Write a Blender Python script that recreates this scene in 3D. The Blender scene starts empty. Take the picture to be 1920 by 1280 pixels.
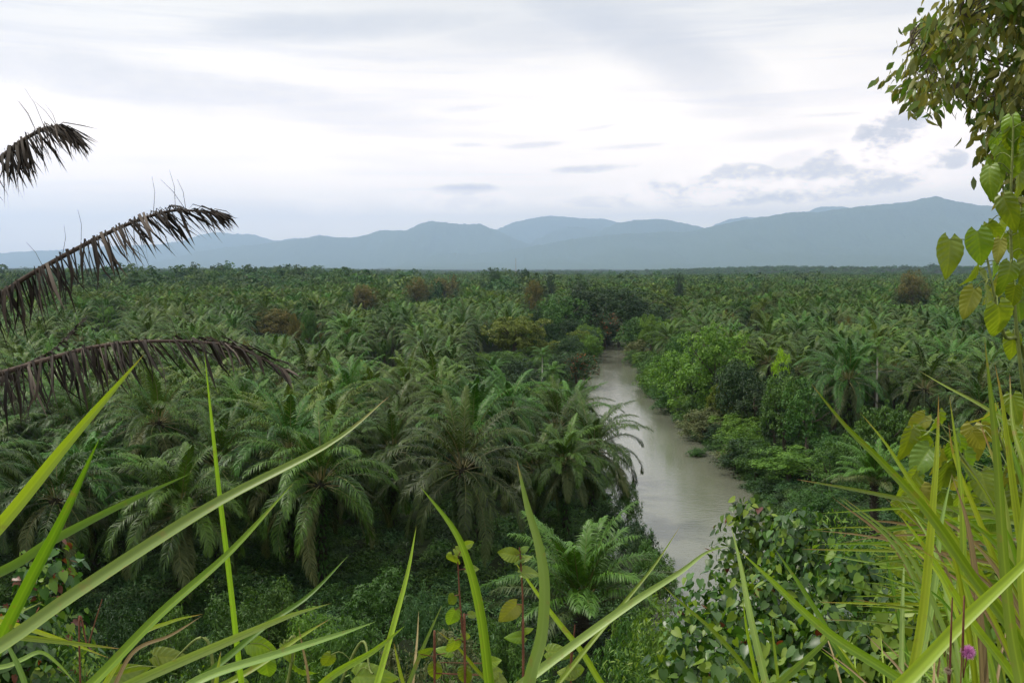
import bpy, math, random
import numpy as np
from mathutils import Vector, Matrix
rad = math.radians
random.seed(7)
RNG = np.random.default_rng(11)
S = bpy.context.scene
COL = S.collection

# ------------------------------------------------------------------ camera geometry
F = 1867.0
CAMZ = 24.0
PITCH = math.atan(135 / F)
CP, SP = math.cos(PITCH), math.sin(PITCH)

def ray(px, py):
    x = (px - 960) / F
    v = -(py - 640) / F
    return np.array([x, CP + v * SP, -SP + v * CP])

def at(px, py, d):
    """world point seen in direction px,py at forward distance d"""
    r = ray(px, py)
    return np.array([0, 0, CAMZ]) + r * (d / r[1])

# ------------------------------------------------------------------ noise + terrain
_tab = np.random.default_rng(3).random((256, 256))

def vnoise(x, y):
    x = np.asarray(x, float); y = np.asarray(y, float)
    xi = np.floor(x).astype(int); yi = np.floor(y).astype(int)
    fx = x - xi; fy = y - yi
    fx = fx * fx * (3 - 2 * fx); fy = fy * fy * (3 - 2 * fy)
    g = lambda a, b: _tab[a % 256, b % 256]
    return (g(xi, yi) * (1 - fx) + g(xi + 1, yi) * fx) * (1 - fy) + (g(xi, yi + 1) * (1 - fx) + g(xi + 1, yi + 1) * fx) * fy

def fbm(x, y, o=4):
    s = 0; a = .5
    for k in range(o):
        s = s + a * vnoise(x * 2 ** k + 17.3 * k, y * 2 ** k + 5.1 * k); a *= .5
    return s

def sm(t):
    t = np.clip(t, 0, 1); return t * t * (3 - 2 * t)

RY = [-400, 0, 30, 45, 60, 80, 98, 114, 123, 164, 206, 248, 293, 330, 380, 450, 700]
RX = [70, 52, 34, 26, 20, 17, 18.2, 19, 20, 20.5, 20.8, 25.5, 30, 36, 52, 90, 200]
HW = 8.2
def hw_at(y): return HW - 2.9 * sm((np.asarray(y, float) - 225) / 65)

def rcx(y):
    return np.interp(y, RY, RX) + .8 * np.sin(np.asarray(y) / 9.0) * .5

def terrain(x, y):
    x = np.asarray(x, float); y = np.asarray(y, float)
    plain = 1.0 * (fbm(x / 40, y / 40) - .5)
    # gentle far relief
    farm = sm((y - 480) / 500)
    left = sm((-x / np.maximum(y, 1) - .06) / .15)
    plain = plain + farm * left * 75 * np.clip(fbm(x / 190 + 3, y / 260, 3) - .33, 0, .15)
    plain = plain + sm((y - 2400) / 900) * (1 - sm((y - 5500) / 1500)) * sm((x / np.maximum(y, 1) - .1) / .15) * 55 * np.clip(fbm(x / 700 + 9, y / 900, 3) - .2, 0, 1)
    plain = plain + sm((y - 4200) / 2500) * 26 * fbm(x / 900, y / 900, 3)
    plain = plain + sm((y - 1300) / 700) * 11 * np.clip(fbm(x / 210 + 31, y / 300 + 7, 4) - .33, 0, 1) * 2
    hx = -(271); hy = 1250
    plain = plain + 12 * np.exp(-((x - hx) / 70) ** 2 - ((y - hy) / 120) ** 2)
    # hill under the camera
    y0 = 1.0 + 10 * sm((x - 1.3) / 3.2) + 4 * sm((-x - 2) / 3)
    pre = np.clip(y, -20, None)
    g = np.where(y < y0, .25 * np.clip(pre, 0, None), .25 * y0 + .72 * (y - y0))
    hill = 22.3 - g - .1 * np.clip(-y, -5, 0) + .25 * (fbm(x / 1.7, y / 1.7) - .5)
    k = 2.5
    z = np.maximum(plain, hill) + 0
    dd = np.abs(plain - hill)
    z = z + np.where(dd < k, (k - dd) ** 2 / (4 * k), 0)
    # river cut
    d = np.abs(x - rcx(y)) - hw_at(y)
    bank = sm((d + 1.5) / 5.0)
    cut = (1 - bank) * (1 - sm((y - 560) / 80)) * (1 - sm((z - 9) / 5))
    z = z * (1 - cut) + (-5.2) * cut
    return z

def gz(x, y):
    return float(terrain(x, y))

# ------------------------------------------------------------------ node helpers
def newmat(name):
    m = bpy.data.materials.new(name); m.use_nodes = True
    m.node_tree.nodes.clear()
    return m, m.node_tree.nodes, m.node_tree.links

def leaf_mat(name, a, b, rough=.45, transl=.25, spec=.5, objvar=.25, tcol=None, tip=None, coat=0):
    m, N, L = newmat(name)
    out = N.new('ShaderNodeOutputMaterial'); mix = N.new('ShaderNodeMixShader')
    p = N.new('ShaderNodeBsdfPrincipled'); t = N.new('ShaderNodeBsdfTranslucent')
    at_ = N.new('ShaderNodeAttribute'); at_.attribute_name = 'tone'
    cm = N.new('ShaderNodeMix'); cm.data_type = 'RGBA'
    cm.inputs[6].default_value = (*a, 1); cm.inputs[7].default_value = (*b, 1)
    L.new(at_.outputs['Fac'], cm.inputs[0])
    oi = N.new('ShaderNodeObjectInfo')
    hs = N.new('ShaderNodeHueSaturation')
    mr = N.new('ShaderNodeMapRange'); mr.inputs[3].default_value = 1 - objvar; mr.inputs[4].default_value = 1 + objvar
    L.new(oi.outputs['Random'], mr.inputs[0]); L.new(mr.outputs[0], hs.inputs['Value'])
    mul = N.new('ShaderNodeMath'); mul.operation = 'MULTIPLY'; mul.inputs[1].default_value = 7.31
    fr = N.new('ShaderNodeMath'); fr.operation = 'FRACT'
    L.new(oi.outputs['Random'], mul.inputs[0]); L.new(mul.outputs[0], fr.inputs[0])
    mh = N.new('ShaderNodeMapRange'); mh.inputs[3].default_value = .5 - .05 * objvar * 2; mh.inputs[4].default_value = .5 + .03 * objvar * 2
    L.new(fr.outputs[0], mh.inputs[0]); L.new(mh.outputs[0], hs.inputs['Hue'])
    L.new(cm.outputs[2], hs.inputs['Color'])
    col = hs.outputs[0]
    if tip:
        ta = N.new('ShaderNodeAttribute'); ta.attribute_name = 'along'
        mm = N.new('ShaderNodeMapRange'); mm.inputs[1].default_value = tip[1]; mm.inputs[2].default_value = 1.0
        nz = N.new('ShaderNodeTexNoise'); nz.inputs['Scale'].default_value = 40
        tcn = N.new('ShaderNodeTexCoord'); L.new(tcn.outputs['Object'], nz.inputs['Vector'])
        ad = N.new('ShaderNodeMath'); ad.operation = 'MULTIPLY_ADD'; ad.inputs[1].default_value = .16
        L.new(nz.outputs[0], ad.inputs[0]); L.new(ta.outputs['Fac'], ad.inputs[2])
        ob2 = N.new('ShaderNodeMath'); ob2.operation = 'MULTIPLY_ADD'; ob2.inputs[1].default_value = -.17
        L.new(fr.outputs[0], ob2.inputs[0]); L.new(ad.outputs[0], ob2.inputs[2]); L.new(ob2.outputs[0], mm.inputs[0])
        c2 = N.new('ShaderNodeMix'); c2.data_type = 'RGBA'; c2.inputs[7].default_value = (*tip[0], 1); mm.inputs[2].default_value = 1.04
        L.new(mm.outputs[0], c2.inputs[0]); L.new(col, c2.inputs[6]); col = c2.outputs[2]
    if tip:
        n3 = N.new('ShaderNodeTexNoise'); n3.inputs['Scale'].default_value = 55; n3.inputs['Detail'].default_value = 4
        L.new(tcn.outputs['Object'], n3.inputs['Vector'])
        m3 = N.new('ShaderNodeMapRange'); m3.inputs[1].default_value = .60; m3.inputs[2].default_value = .74; m3.inputs[4].default_value = .6
        L.new(n3.outputs[0], m3.inputs[0])
        c3 = N.new('ShaderNodeMix'); c3.data_type = 'RGBA'; c3.inputs[7].default_value = (.24, .17, .05, 1)
        L.new(m3.outputs[0], c3.inputs[0]); L.new(col, c3.inputs[6]); col = c3.outputs[2]
    L.new(col, p.inputs['Base Color'])
    if tcol is None: tcol = (1.25, 1.3, .45)
    tm = N.new('ShaderNodeMix'); tm.data_type = 'RGBA'; tm.blend_type = 'MULTIPLY'; tm.inputs[0].default_value = 1
    tm.clamp_result = True
    L.new(col, tm.inputs[6]); tm.inputs[7].default_value = (*tcol, 1)
    L.new(tm.outputs[2], t.inputs['Color'])
    p.inputs['Roughness'].default_value = rough
    p.inputs['Specular IOR Level'].default_value = spec
    mix.inputs[0].default_value = transl
    L.new(p.outputs[0], mix.inputs[1]); L.new(t.outputs[0], mix.inputs[2]); L.new(mix.outputs[0], out.inputs[0])
    return m

def solid_mat(name, a, b, rough=.8, scale=3.0, bump=.3, spec=.3, stretch=(1, 1, 1), detail=5, ramp=(.3, .7), coords='Object', bumpdist=.02):
    m, N, L = newmat(name)
    out = N.new('ShaderNodeOutputMaterial'); p = N.new('ShaderNodeBsdfPrincipled')
    tc = N.new('ShaderNodeTexCoord'); mp = N.new('ShaderNodeMapping'); mp.inputs['Scale'].default_value = stretch
    nz = N.new('ShaderNodeTexNoise'); nz.inputs['Scale'].default_value = scale; nz.inputs['Detail'].default_value = detail
    nz.inputs['Roughness'].default_value = .65
    L.new(tc.outputs[coords], mp.inputs[0]); L.new(mp.outputs[0], nz.inputs['Vector'])
    mr = N.new('ShaderNodeMapRange'); mr.inputs[1].default_value = ramp[0]; mr.inputs[2].default_value = ramp[1]
    L.new(nz.outputs[0], mr.inputs[0])
    cm = N.new('ShaderNodeMix'); cm.data_type = 'RGBA'; cm.inputs[6].default_value = (*a, 1); cm.inputs[7].default_value = (*b, 1)
    L.new(mr.outputs[0], cm.inputs[0]); L.new(cm.outputs[2], p.inputs['Base Color'])
    bp = N.new('ShaderNodeBump'); bp.inputs['Strength'].default_value = bump; bp.inputs['Distance'].default_value = bumpdist
    L.new(nz.outputs[0], bp.inputs['Height']); L.new(bp.outputs[0], p.inputs['Normal'])
    p.inputs['Roughness'].default_value = rough; p.inputs['Specular IOR Level'].default_value = spec
    L.new(p.outputs[0], out.inputs[0])
    return m

M = {}
M['palm'] = leaf_mat('palm_leaf', (.006, .026, .003), (.056, .132, .009), .46, .12, .24, .36)
M['palm_young'] = leaf_mat('palm_leaf_young', (.02, .07, .008), (.08, .20, .02), .45, .2, .3, .1)
M['palm_far'] = leaf_mat('palm_leaf_far', (.008, .032, .004), (.062, .140, .011), .5, .15, .18, .46)
M['palm_old'] = leaf_mat('palm_leaf_old', (.018, .042, .009), (.075, .105, .028), .55, .12, .25, .3)
M['rachis'] = leaf_mat('palm_rachis', (.10, .12, .03), (.17, .15, .05), .5, .0, .4, .2)
M['dead'] = leaf_mat('dead_leaflet', (.008, .007, .006), (.11, .092, .076), .75, .06, .2, .05, tcol=(1, .9, .8))
M['dead_r'] = solid_mat('dead_rachis', (.03, .022, .018), (.09, .065, .05), .8, 12)
M['bark'] = solid_mat('bark', (.05, .042, .03), (.12, .10, .075), .9, 5, .6, stretch=(1, 1, .3))
M['trunk_palm'] = solid_mat('palm_trunk', (.022, .02, .013), (.06, .055, .035), .9, 4, .8, stretch=(1, 1, 2))
M['pale_bark'] = solid_mat('pale_bark', (.35, .34, .3), (.55, .54, .48), .8, 3, .2, stretch=(1, 1, 3))
M['fern'] = leaf_mat('fern_leaf', (.016, .05, .007), (.05, .12, .015), .55, .25, .25, .2)
M['g_dark'] = leaf_mat('leaf_dark', (.010, .034, .009), (.032, .078, .016), .5, .2, .25, .15)
M['g_mid'] = leaf_mat('leaf_mid', (.020, .068, .010), (.075, .17, .024), .5, .25, .25, .15)
M['g_light'] = leaf_mat('leaf_light', (.050, .125, .013), (.14, .26, .028), .5, .3, .25, .12)
M['g_yellow'] = leaf_mat('leaf_yellow', (.075, .115, .018), (.17, .215, .042), .55, .3, .2, .06)
M['g_lime'] = leaf_mat('leaf_lime', (.20, .38, .02), (.32, .50, .03), .5, .35, .25, .02)
M['g_blue'] = leaf_mat('leaf_blue', (.020, .066, .020), (.06, .14, .04), .5, .2, .25, .15)
M['g_brown'] = leaf_mat('leaf_brown', (.055, .07, .014), (.17, .135, .032), .55, .25, .2, .06)
M['g_grey'] = leaf_mat('leaf_grey', (.07, .095, .035), (.17, .19, .085), .6, .2, .2, .12)
M['g_far'] = leaf_mat('leaf_far', (.018, .058, .014), (.07, .14, .03), .6, .2, .2, .38)
M['red'] = leaf_mat('red_flower', (.32, .03, .01), (.5, .09, .03), .5, .3, .3, .05, tcol=(1, .5, .3))
M['vine'] = leaf_mat('vine_leaf', (.015, .055, .009), (.065, .155, .024), .36, .28, .42, .15)
M['vine_l'] = leaf_mat('vine_leaf_light', (.07, .16, .016), (.19, .29, .03), .42, .35, .38, .1)
M['redleaf'] = leaf_mat('red_young_leaf', (.10, .03, .018), (.22, .08, .035), .4, .3, .5, .1, tcol=(1.3, .8, .5))
M['climber'] = leaf_mat('climber_leaf', (.08, .17, .015), (.22, .31, .03), .4, .4, .5, .2, tcol=(1.3, 1.25, .35))
M['climber_y'] = leaf_mat('climber_leaf_yellow', (.15, .18, .015), (.30, .30, .06), .45, .35, .4, .15)
M['tree_leaf'] = leaf_mat('hanging_leaf', (.055, .09, .012), (.27, .28, .06), .42, .35, .45, .0, tcol=(1.3, 1.1, .4))
M['tree_leaf_g'] = leaf_mat('hanging_leaf_young', (.07, .14, .015), (.14, .22, .03), .4, .35, .5, .0)
M['grass'] = leaf_mat('grass_blade', (.095, .19, .009), (.26, .40, .03), .42, .38, .42, .3, tip=((.30, .16, .06), .93), tcol=(1.2, 1.15, .35))
M['grass_p'] = leaf_mat('grass_blade_pale', (.14, .24, .045), (.29, .41, .10), .42, .3, .42, .2, tip=((.34, .21, .12), .93), tcol=(1.1, 1.1, .5))
M['grass_b'] = leaf_mat('grass_blade_brown', (.17, .13, .05), (.38, .30, .15), .6, .2, .4, .2, tcol=(1, .8, .6))
M['redstem'] = solid_mat('red_stem', (.10, .035, .02), (.18, .08, .045), .7, 40)
M['greenstem'] = solid_mat('green_stem', (.10, .14, .03), (.16, .2, .05), .6, 40)
M['pink'] = leaf_mat('pink_petals', (.62, .20, .50), (.80, .42, .70), .6, .4, .2, 0, tcol=(1, .8, 1))
M['seed'] = leaf_mat('seed_head', (.30, .22, .15), (.5, .42, .33), .8, .2, .2, 0, tcol=(1, .8, .6))
M['steel'] = solid_mat('mast_steel', (.25, .22, .22), (.4, .36, .36), .6, 2)

# ------------------------------------------------------------------ mesh building
LEAF = {}
def _t(v, f, w=None): return (np.array(v, float), f)
LEAF['quad'] = _t([(0, 0, 0), (.28, .45, .05), (0, 1, -.10), (-.28, .45, .05)], [(0, 1, 2), (0, 2, 3)])
LEAF['lance'] = _t([(0, 0, 0), (.15, .35, .03), (.12, .68, -.04), (0, 1, -.16), (-.12, .68, -.04), (-.15, .35, .03), (0, .5, -.03)],
                   [(0, 1, 6), (1, 2, 6), (2, 3, 6), (3, 4, 6), (4, 5, 6), (5, 0, 6)])
_h = [(0, .10, 0), (.20, -.02, .05), (.40, .10, .06), (.43, .32, .05), (.32, .62, .0), (.14, .86, -.07), (0, 1.02, -.16),
      (-.14, .86, -.07), (-.32, .62, .0), (-.43, .32, .05), (-.40, .10, .06), (-.20, -.02, .05), (0, .35, -.03), (0, .65, -.06)]
LEAF['heart'] = _t(_h, [(0, 1, 2, 12), (2, 3, 12), (3, 4, 13, 12), (4, 5, 13), (5, 6, 13), (6, 7, 13), (7, 8, 13), (8, 9, 12, 13), (9, 10, 12), (10, 11, 0, 12)])

class MB:
    def __init__(s):
        s.v = []; s.f3 = []; s.f4 = []; s.tone = []; s.al = []; s.m3 = []; s.m4 = []; s.n = 0
    def add(s, v, f3=None, f4=None, tone=.5, mat=0, along=0.0):
        v = np.asarray(v, float).reshape(-1, 3)
        s.v.append(v)
        s.tone.append(np.broadcast_to(np.asarray(tone, float), (len(v),)).copy())
        s.al.append(np.broadcast_to(np.asarray(along, float), (len(v),)).copy())
        if f3 is not None and len(f3):
            f3 = np.asarray(f3, int).reshape(-1, 3); s.f3.append(f3 + s.n); s.m3.append(np.full(len(f3), mat))
        if f4 is not None and len(f4):
            f4 = np.asarray(f4, int).reshape(-1, 4); s.f4.append(f4 + s.n); s.m4.append(np.full(len(f4), mat))
        s.n += len(v)
    def leaves(s, kind, pos, axis, nrm, size, tone, mat=0, wid=1.0):
        tv, tf = LEAF[kind]
        n = len(pos)
        if n == 0: return
        a = axis / np.linalg.norm(axis, axis=1, keepdims=True)
        x = np.cross(a, nrm); x /= np.linalg.norm(x, axis=1, keepdims=True) + 1e-9
        z = np.cross(x, a)
        size = np.broadcast_to(size, (n,))
        R = np.stack([x * wid, a, z], axis=2) * size[:, None, None]
        V = np.einsum('nij,kj->nki', R, tv) + pos[:, None, :]
        k = len(tv); off = (np.arange(n) * k)[:, None]
        t3 = np.array([f for f in tf if len(f) == 3]); t4 = np.array([f for f in tf if len(f) == 4])
        f3 = (off[:, :, None] + t3[None]).reshape(-1, 3) if len(t3) else None
        f4 = (off[:, :, None] + t4[None]).reshape(-1, 4) if len(t4) else None
        s.add(V.reshape(-1, 3), f3, f4, np.repeat(np.broadcast_to(tone, (n,)), k), mat)
    def tube(s, pts, r, seg=6, tone=.5, mat=0, cap=True):
        pts = np.asarray(pts, float); n = len(pts)
        r = np.broadcast_to(np.asarray(r, float), (n,))
        T = np.gradient(pts, axis=0); T /= np.linalg.norm(T, axis=1, keepdims=True) + 1e-9
        ref = np.array([0, 0, 1.0]) if abs(T[0][2]) < .9 else np.array([1.0, 0, 0])
        A = np.cross(T, ref); A /= np.linalg.norm(A, axis=1, keepdims=True) + 1e-9
        B = np.cross(T, A)
        th = np.arange(seg) * 2 * math.pi / seg
        V = pts[:, None, :] + r[:, None, None] * (A[:, None, :] * np.cos(th)[None, :, None] + B[:, None, :] * np.sin(th)[None, :, None])
        i = np.arange(n - 1)[:, None]; j = np.arange(seg)[None, :]; j2 = (j + 1) % seg
        f4 = np.stack([i * seg + j, i * seg + j2, (i + 1) * seg + j2, (i + 1) * seg + j], axis=-1).reshape(-1, 4)
        s.add(V.reshape(-1, 3), None, f4, tone, mat)
    def mesh(s, name, mats, smooth=False):
        me = bpy.data.meshes.new(name)
        v = np.concatenate(s.v) if s.v else np.zeros((0, 3))
        f3 = np.concatenate(s.f3) if s.f3 else np.zeros((0, 3), int)
        f4 = np.concatenate(s.f4) if s.f4 else np.zeros((0, 4), int)
        nl = f3.size + f4.size; npol = len(f3) + len(f4)
        me.vertices.add(len(v)); me.vertices.foreach_set('co', v.astype(np.float32).ravel())
        me.loops.add(nl); me.loops.foreach_set('vertex_index', np.concatenate([f3.ravel(), f4.ravel()]).astype(np.int32))
        me.polygons.add(npol)
        ls = np.concatenate([np.arange(len(f3)) * 3, f3.size + np.arange(len(f4)) * 4]).astype(np.int32)
        me.polygons.foreach_set('loop_start', ls)
        me.polygons.foreach_set('loop_total', np.concatenate([np.full(len(f3), 3), np.full(len(f4), 4)]).astype(np.int32))
        mi = np.concatenate(([np.concatenate(s.m3)] if s.m3 else []) + ([np.concatenate(s.m4)] if s.m4 else [])).astype(np.int32)
        me.polygons.foreach_set('material_index', mi)
        if smooth: me.polygons.foreach_set('use_smooth', np.ones(npol, bool))
        for nm, dat in (('tone', s.tone), ('along', s.al)):
            a = me.attributes.new(nm, 'FLOAT', 'POINT'); a.data.foreach_set('value', np.concatenate(dat).astype(np.float32))
        for m in mats: me.materials.append(m)
        me.update(calc_edges=True); me.validate()
        return me

def ob(name, me, parent=None, loc=(0, 0, 0), rz=0.0, sc=(1, 1, 1)):
    o = bpy.data.objects.new(name, me); COL.objects.link(o)
    if parent: o.parent = parent
    o.location = loc; o.rotation_euler = (0, 0, rz); o.scale = sc
    return o

def tag(o, label, cat, group=None, kind=None):
    if label and len(label.replace('-', ' ').split()) > 16: print('LONG', label)
    if label: o['label'] = label
    if cat: o['category'] = cat
    if group: o['group'] = group
    if kind: o['kind'] = kind
    return o

def empty(name, loc, label, cat, group=None, rz=0.0, sc=(1, 1, 1)):
    o = ob(name, None, None, loc, rz, sc)
    o.empty_display_size = .1
    return tag(o, label, cat, group)

def struct(name, me, loc=(0, 0, 0)):
    o = ob(name, me, None, loc); o['kind'] = 'structure'; return o

def unit(v):
    return v / (np.linalg.norm(v, axis=-1, keepdims=True) + 1e-9)

# ------------------------------------------------------------------ palm fronds
def frond(mb, az, e0, bend, L, n, base=(0, 0, 0), leaf=.95, w=.05, petiole=.17, ranks=16, droop=.55, tone0=.5, twist=0.0,
          rng=RNG, mat=0, rmat=1, rseg=3, rr=.045, seg2=True, nseg=9):
    s = np.linspace(0, 1, 33)
    ang = e0 - bend * s ** 1.4
    dxy = np.cos(ang); dz = np.sin(ang)
    h = np.concatenate([[0], np.cumsum((dxy[1:] + dxy[:-1]) / 2)]) / 32 * L
    z = np.concatenate([[0], np.cumsum((dz[1:] + dz[:-1]) / 2)]) / 32 * L
    side = twist * s ** 2 * L * .15
    ca, sa = math.cos(az), math.sin(az)
    P = np.stack([base[0] + h * ca - side * sa, base[1] + h * sa + side * ca, base[2] + z], 1)
    idx = np.linspace(0, 32, nseg).astype(int)
    mb.tube(P[idx], rr * (1 - .85 * s[idx]), rseg, tone=rng.random(), mat=rmat)
    T = unit(np.gradient(P, axis=0))
    Sd = unit(np.cross(T, np.array([0, 0, 1.0]) + 1e-3)); U = np.cross(Sd, T)
    si = petiole + (1 - petiole) * (np.arange(n) + .5 * rng.random(n)) / n
    for sg in (-1, 1):
        f = si * 32; i0 = np.clip(f.astype(int), 0, 31); fr = (f - i0)[:, None]
        p = P[i0] * (1 - fr) + P[i0 + 1] * fr
        t = T[i0]; sd = Sd[i0] * sg; u = U[i0]
        q = (si - petiole) / (1 - petiole)
        ll = leaf * (.35 + .65 * np.sin(np.clip(q * 1.25 + .25, 0, 1.5) / 1.5 * math.pi) ** .8) * (.85 + .3 * rng.random(n))
        ll = np.where(q > .85, ll * (1.0 - (q - .85) * 2), ll)
        fa = np.radians(30 + 28 * q + rng.normal(0, 5, n))
        ra = np.radians(rng.normal(8, ranks, n))
        d1 = sd * (np.cos(fa) * np.cos(ra))[:, None] + t * np.sin(fa)[:, None] + u * (np.cos(fa) * np.sin(ra))[:, None]
        d1 = unit(d1)
        g = np.array([0, 0, -1.0])
        d2 = unit(d1 + g * (droop * 1.6 + .25 * rng.random(n))[:, None])
        wv = unit(np.cross(d1, u + .14 * rng.normal(0, 1, (n, 3)))) * w
        m_ = p + d1 * (ll * .5)[:, None]
        if seg2:
            e_ = m_ + d2 * (ll * .55)[:, None]
            V = np.stack([p - wv * .3, p + wv * .3, m_ + wv * .5, m_ - wv * .5, e_], 1)
            o = (np.arange(n) * 5)[:, None]
            tn = np.clip(tone0 + rng.normal(0, .18, n), 0, 1)
            mb.add(V.reshape(-1, 3), o + np.array([3, 2, 4]), o + np.array([0, 1, 2, 3]), np.repeat(tn, 5), mat)
        else:
            e_ = p + unit(d1 + g * droop * .5) * ll[:, None]
            V = np.stack([p, m_ + wv * .6 + g * .03, e_, m_ - wv * .6 + g * .03], 1)
            o = (np.arange(n) * 4)[:, None]
            tn = np.clip(tone0 + rng.normal(0, .18, n), 0, 1)
            mb.add(V.reshape(-1, 3), None, o + np.array([0, 1, 2, 3]), np.repeat(tn, 4), mat)
    return P

def palm_crown(lod, seed, upright=0.0, mat='palm', nf=None):
    rng = np.random.default_rng(seed)
    live = MB(); old = MB()
    nf = nf or {0: (42, 36, 46, 30, 39), 1: (36, 30, 38, 26, 33), 2: (26, 21, 28, 23)}[lod][seed % 100 % (4 if lod == 2 else 5)]; LS = rng.uniform(.86, 1.12); toff = rng.uniform(-.14, .2)
    nl = {0: 66, 1: 38, 2: 16}[lod]; w = {0: .07, 1: .11, 2: .25}[lod]
    for i in range(nf):
        q = (i + .5) / nf
        az = i * 2.39996 + rng.normal(0, .15)
        e0 = rad(84 - (112 - upright * 60) * q ** 1.05 + rng.normal(0, 5))
        bend = rad(50 + 48 * math.sin(q * math.pi) + 15 * q + rng.normal(0, 9)) * (1 - .35 * upright)
        L = LS * (6.3 if q > .12 else 4.6 + 10 * q) * rng.uniform(.85, 1.1)
        tgt = old if q > .80 and lod < 2 else live
        tone = toff + .28 + .4 * (1 - q) + rng.normal(0, .12) + (.35 if tgt is old else 0)
        rr_ = .25 * rng.random()
        frond(tgt, az, e0, bend, L, nl, base=(.28 * math.cos(az), .28 * math.sin(az), .35 - .7 * q), w=w, tone0=tone, rng=rng,
              leaf=1.0 if lod < 2 else 1.1, seg2=lod < 2, twist=rng.normal(0, .9), rmat=1, rseg=3, nseg=(9, 6, 4)[lod],
              rr=(.05, .055, .05)[lod], droop=.5 + .25 * q, ranks=(10, 8, 6)[lod])
    if lod < 2:
        return live.mesh('palm_crown', [M[mat], M['rachis']]), old.mesh('palm_old_fronds', [M['palm_old'], M['rachis']])
    return live.mesh('palm_crown_far', [M['palm_far'], M['rachis']]), None

def palm_trunk(seed, h=8.0, stubs=True):
    rng = np.random.default_rng(seed); mb = MB()
    z = np.linspace(-.6, h, 14); r = .30 + .05 * rng.random(14) + .12 * np.exp(-np.clip(z, 0, 9) / .6)
    P = np.stack([.08 * np.sin(z * .6), .06 * np.cos(z * .5), z], 1)
    mb.tube(P, r, 10, mat=0)
    if stubs:
        for k in range(110):
            zz = .5 + (h - .5) * k / 110; a = k * 2.39996
            p0 = np.array([.28 * math.cos(a), .28 * math.sin(a), zz])
            p1 = p0 + np.array([.26 * math.cos(a), .26 * math.sin(a), .24])
            mb.tube([p0, p1], [.10, .05], 4, mat=0)
    me = mb.mesh('palm_trunk', [M['trunk_palm']])
    fb = MB(); n = 1100
    a = rng.random(n) * 6.283; zz = rng.random(n) ** .8 * h * .95 + .2
    rr_ = .38 + .22 * rng.random(n)
    p = np.stack([rr_ * np.cos(a), rr_ * np.sin(a), zz], 1)
    out = np.stack([np.cos(a), np.sin(a), rng.normal(-.6, .5, n)], 1)
    fb.leaves('lance', p, out, np.stack([np.cos(a) * .4, np.sin(a) * .4, np.ones(n)], 1), .25 + .3 * rng.random(n), rng.random(n))
    return me, fb.mesh('fern_cover', [M['fern']])

CROWN0 = [palm_crown(0, 100 + i) for i in range(5)]
CROWN1 = [palm_crown(1, 200 + i) for i in range(5)]
CROWN2 = [palm_crown(2, 300 + i)[0] for i in range(4)]
YOUNG = palm_crown(0, 411, upright=.8, mat='palm_young', nf=36)
TRUNKS = [palm_trunk(500 + i) for i in range(3)]
TRUNK_S = [palm_trunk(510 + i, stubs=False)[0] for i in range(2)]

PALM_SPOTS = []
npalm = [0]
def place_palm(x, y, th, sc, lod, label, group, rz=None, young=False, ferns=True):
    k = npalm[0]; npalm[0] += 1
    z = gz(x, y)
    r = empty('oil_palm', (x, y, z), label, 'palm', group, rz=rz if rz is not None else random.uniform(0, 6.28))
    cr, od = YOUNG if young else (CROWN0 if lod == 0 else CROWN1)[k % 5]
    tr, fe = TRUNKS[k % 3]
    if lod > 0: tr = TRUNK_S[k % 2]
    t = ob('trunk', tr, r, sc=(sc, sc, th / 8.0))
    if lod == 0 and ferns: ob('fern_cover', fe, t)
    tx = rad(random.uniform(-6, 6)); ty = rad(random.uniform(-6, 6))
    for nm, me in (('crown', cr), ('old_fronds', od)):
        c = ob(nm, me, r, (0, 0, th), 0, (sc,) * 3); c.rotation_euler = (tx, ty, 0)
    PALM_SPOTS.append((x, y))
    return r

def palm_px(px, py, d, label, sc=1.0, **k):
    p = at(px, py, d); th = p[2] - gz(p[0], p[1])
    return place_palm(p[0], p[1], max(th, 1.0), sc, 0, label, 'oil palms of the plantation', **k)

palm_px(600, 905, 74, 'oil palm with drooping olive lower fronds, fully visible in the middle of the front row', 1.12, rz=.3)
palm_px(868, 878, 77, 'broad front row oil palm with folded dark fronds behind the slender curved grass blade', 1.12, rz=1.2)
palm_px(338, 955, 69, 'front row oil palm with a mossy fern covered trunk behind the long diagonal grass blade', 1.1, rz=2.0)
palm_px(105, 935, 68, 'front row oil palm at the far left, above the reddish leaved bush', .95, rz=.9)
palm_px(-90, 900, 70, 'oil palm cut by the left edge of the photo, beside the front row', 1.0)
palm_px(1112, 842, 100, 'dark oil palm leaning out over the left edge of the river', 1.05, rz=2.6)
palm_px(1072, 790, 122, 'oil palm behind the leaning riverside palm, its crown touching the water on the left bank', 1.05)
palm_px(1062, 868, 88, 'low oil palm crowded between the leaning riverside palm and the young palm', .9)
palm_px(1003, 880, 92, 'oil palm standing between the broad front palm and the palm at the river edge', .95, rz=.2)
palm_px(735, 845, 90, 'oil palm showing its crown in the gap between the two biggest front row palms', .95)
palm_px(1092, 1130, 62, 'young short oil palm with upright fronds beside the bend of the river at the front', 1.2, rz=.5, young=True, ferns=False)
palm_px(1592, 712, 128, 'large oil palm with heavy drooping fronds on the right bank beside the pale slender trunk', 1.15)
palm_px(1640, 905, 88, 'low oil palm with arching fronds behind the foreground grass on the right bank', .85, young=True, ferns=False)
palm_px(1478, 790, 140, 'brownish old oil palm with hanging dry fronds on the right river bank', 1.0)
palm_px(1255, 640, 235, 'oil palm with brown drooping fronds beside the leaning pale green riverside tree', 1.0)

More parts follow.
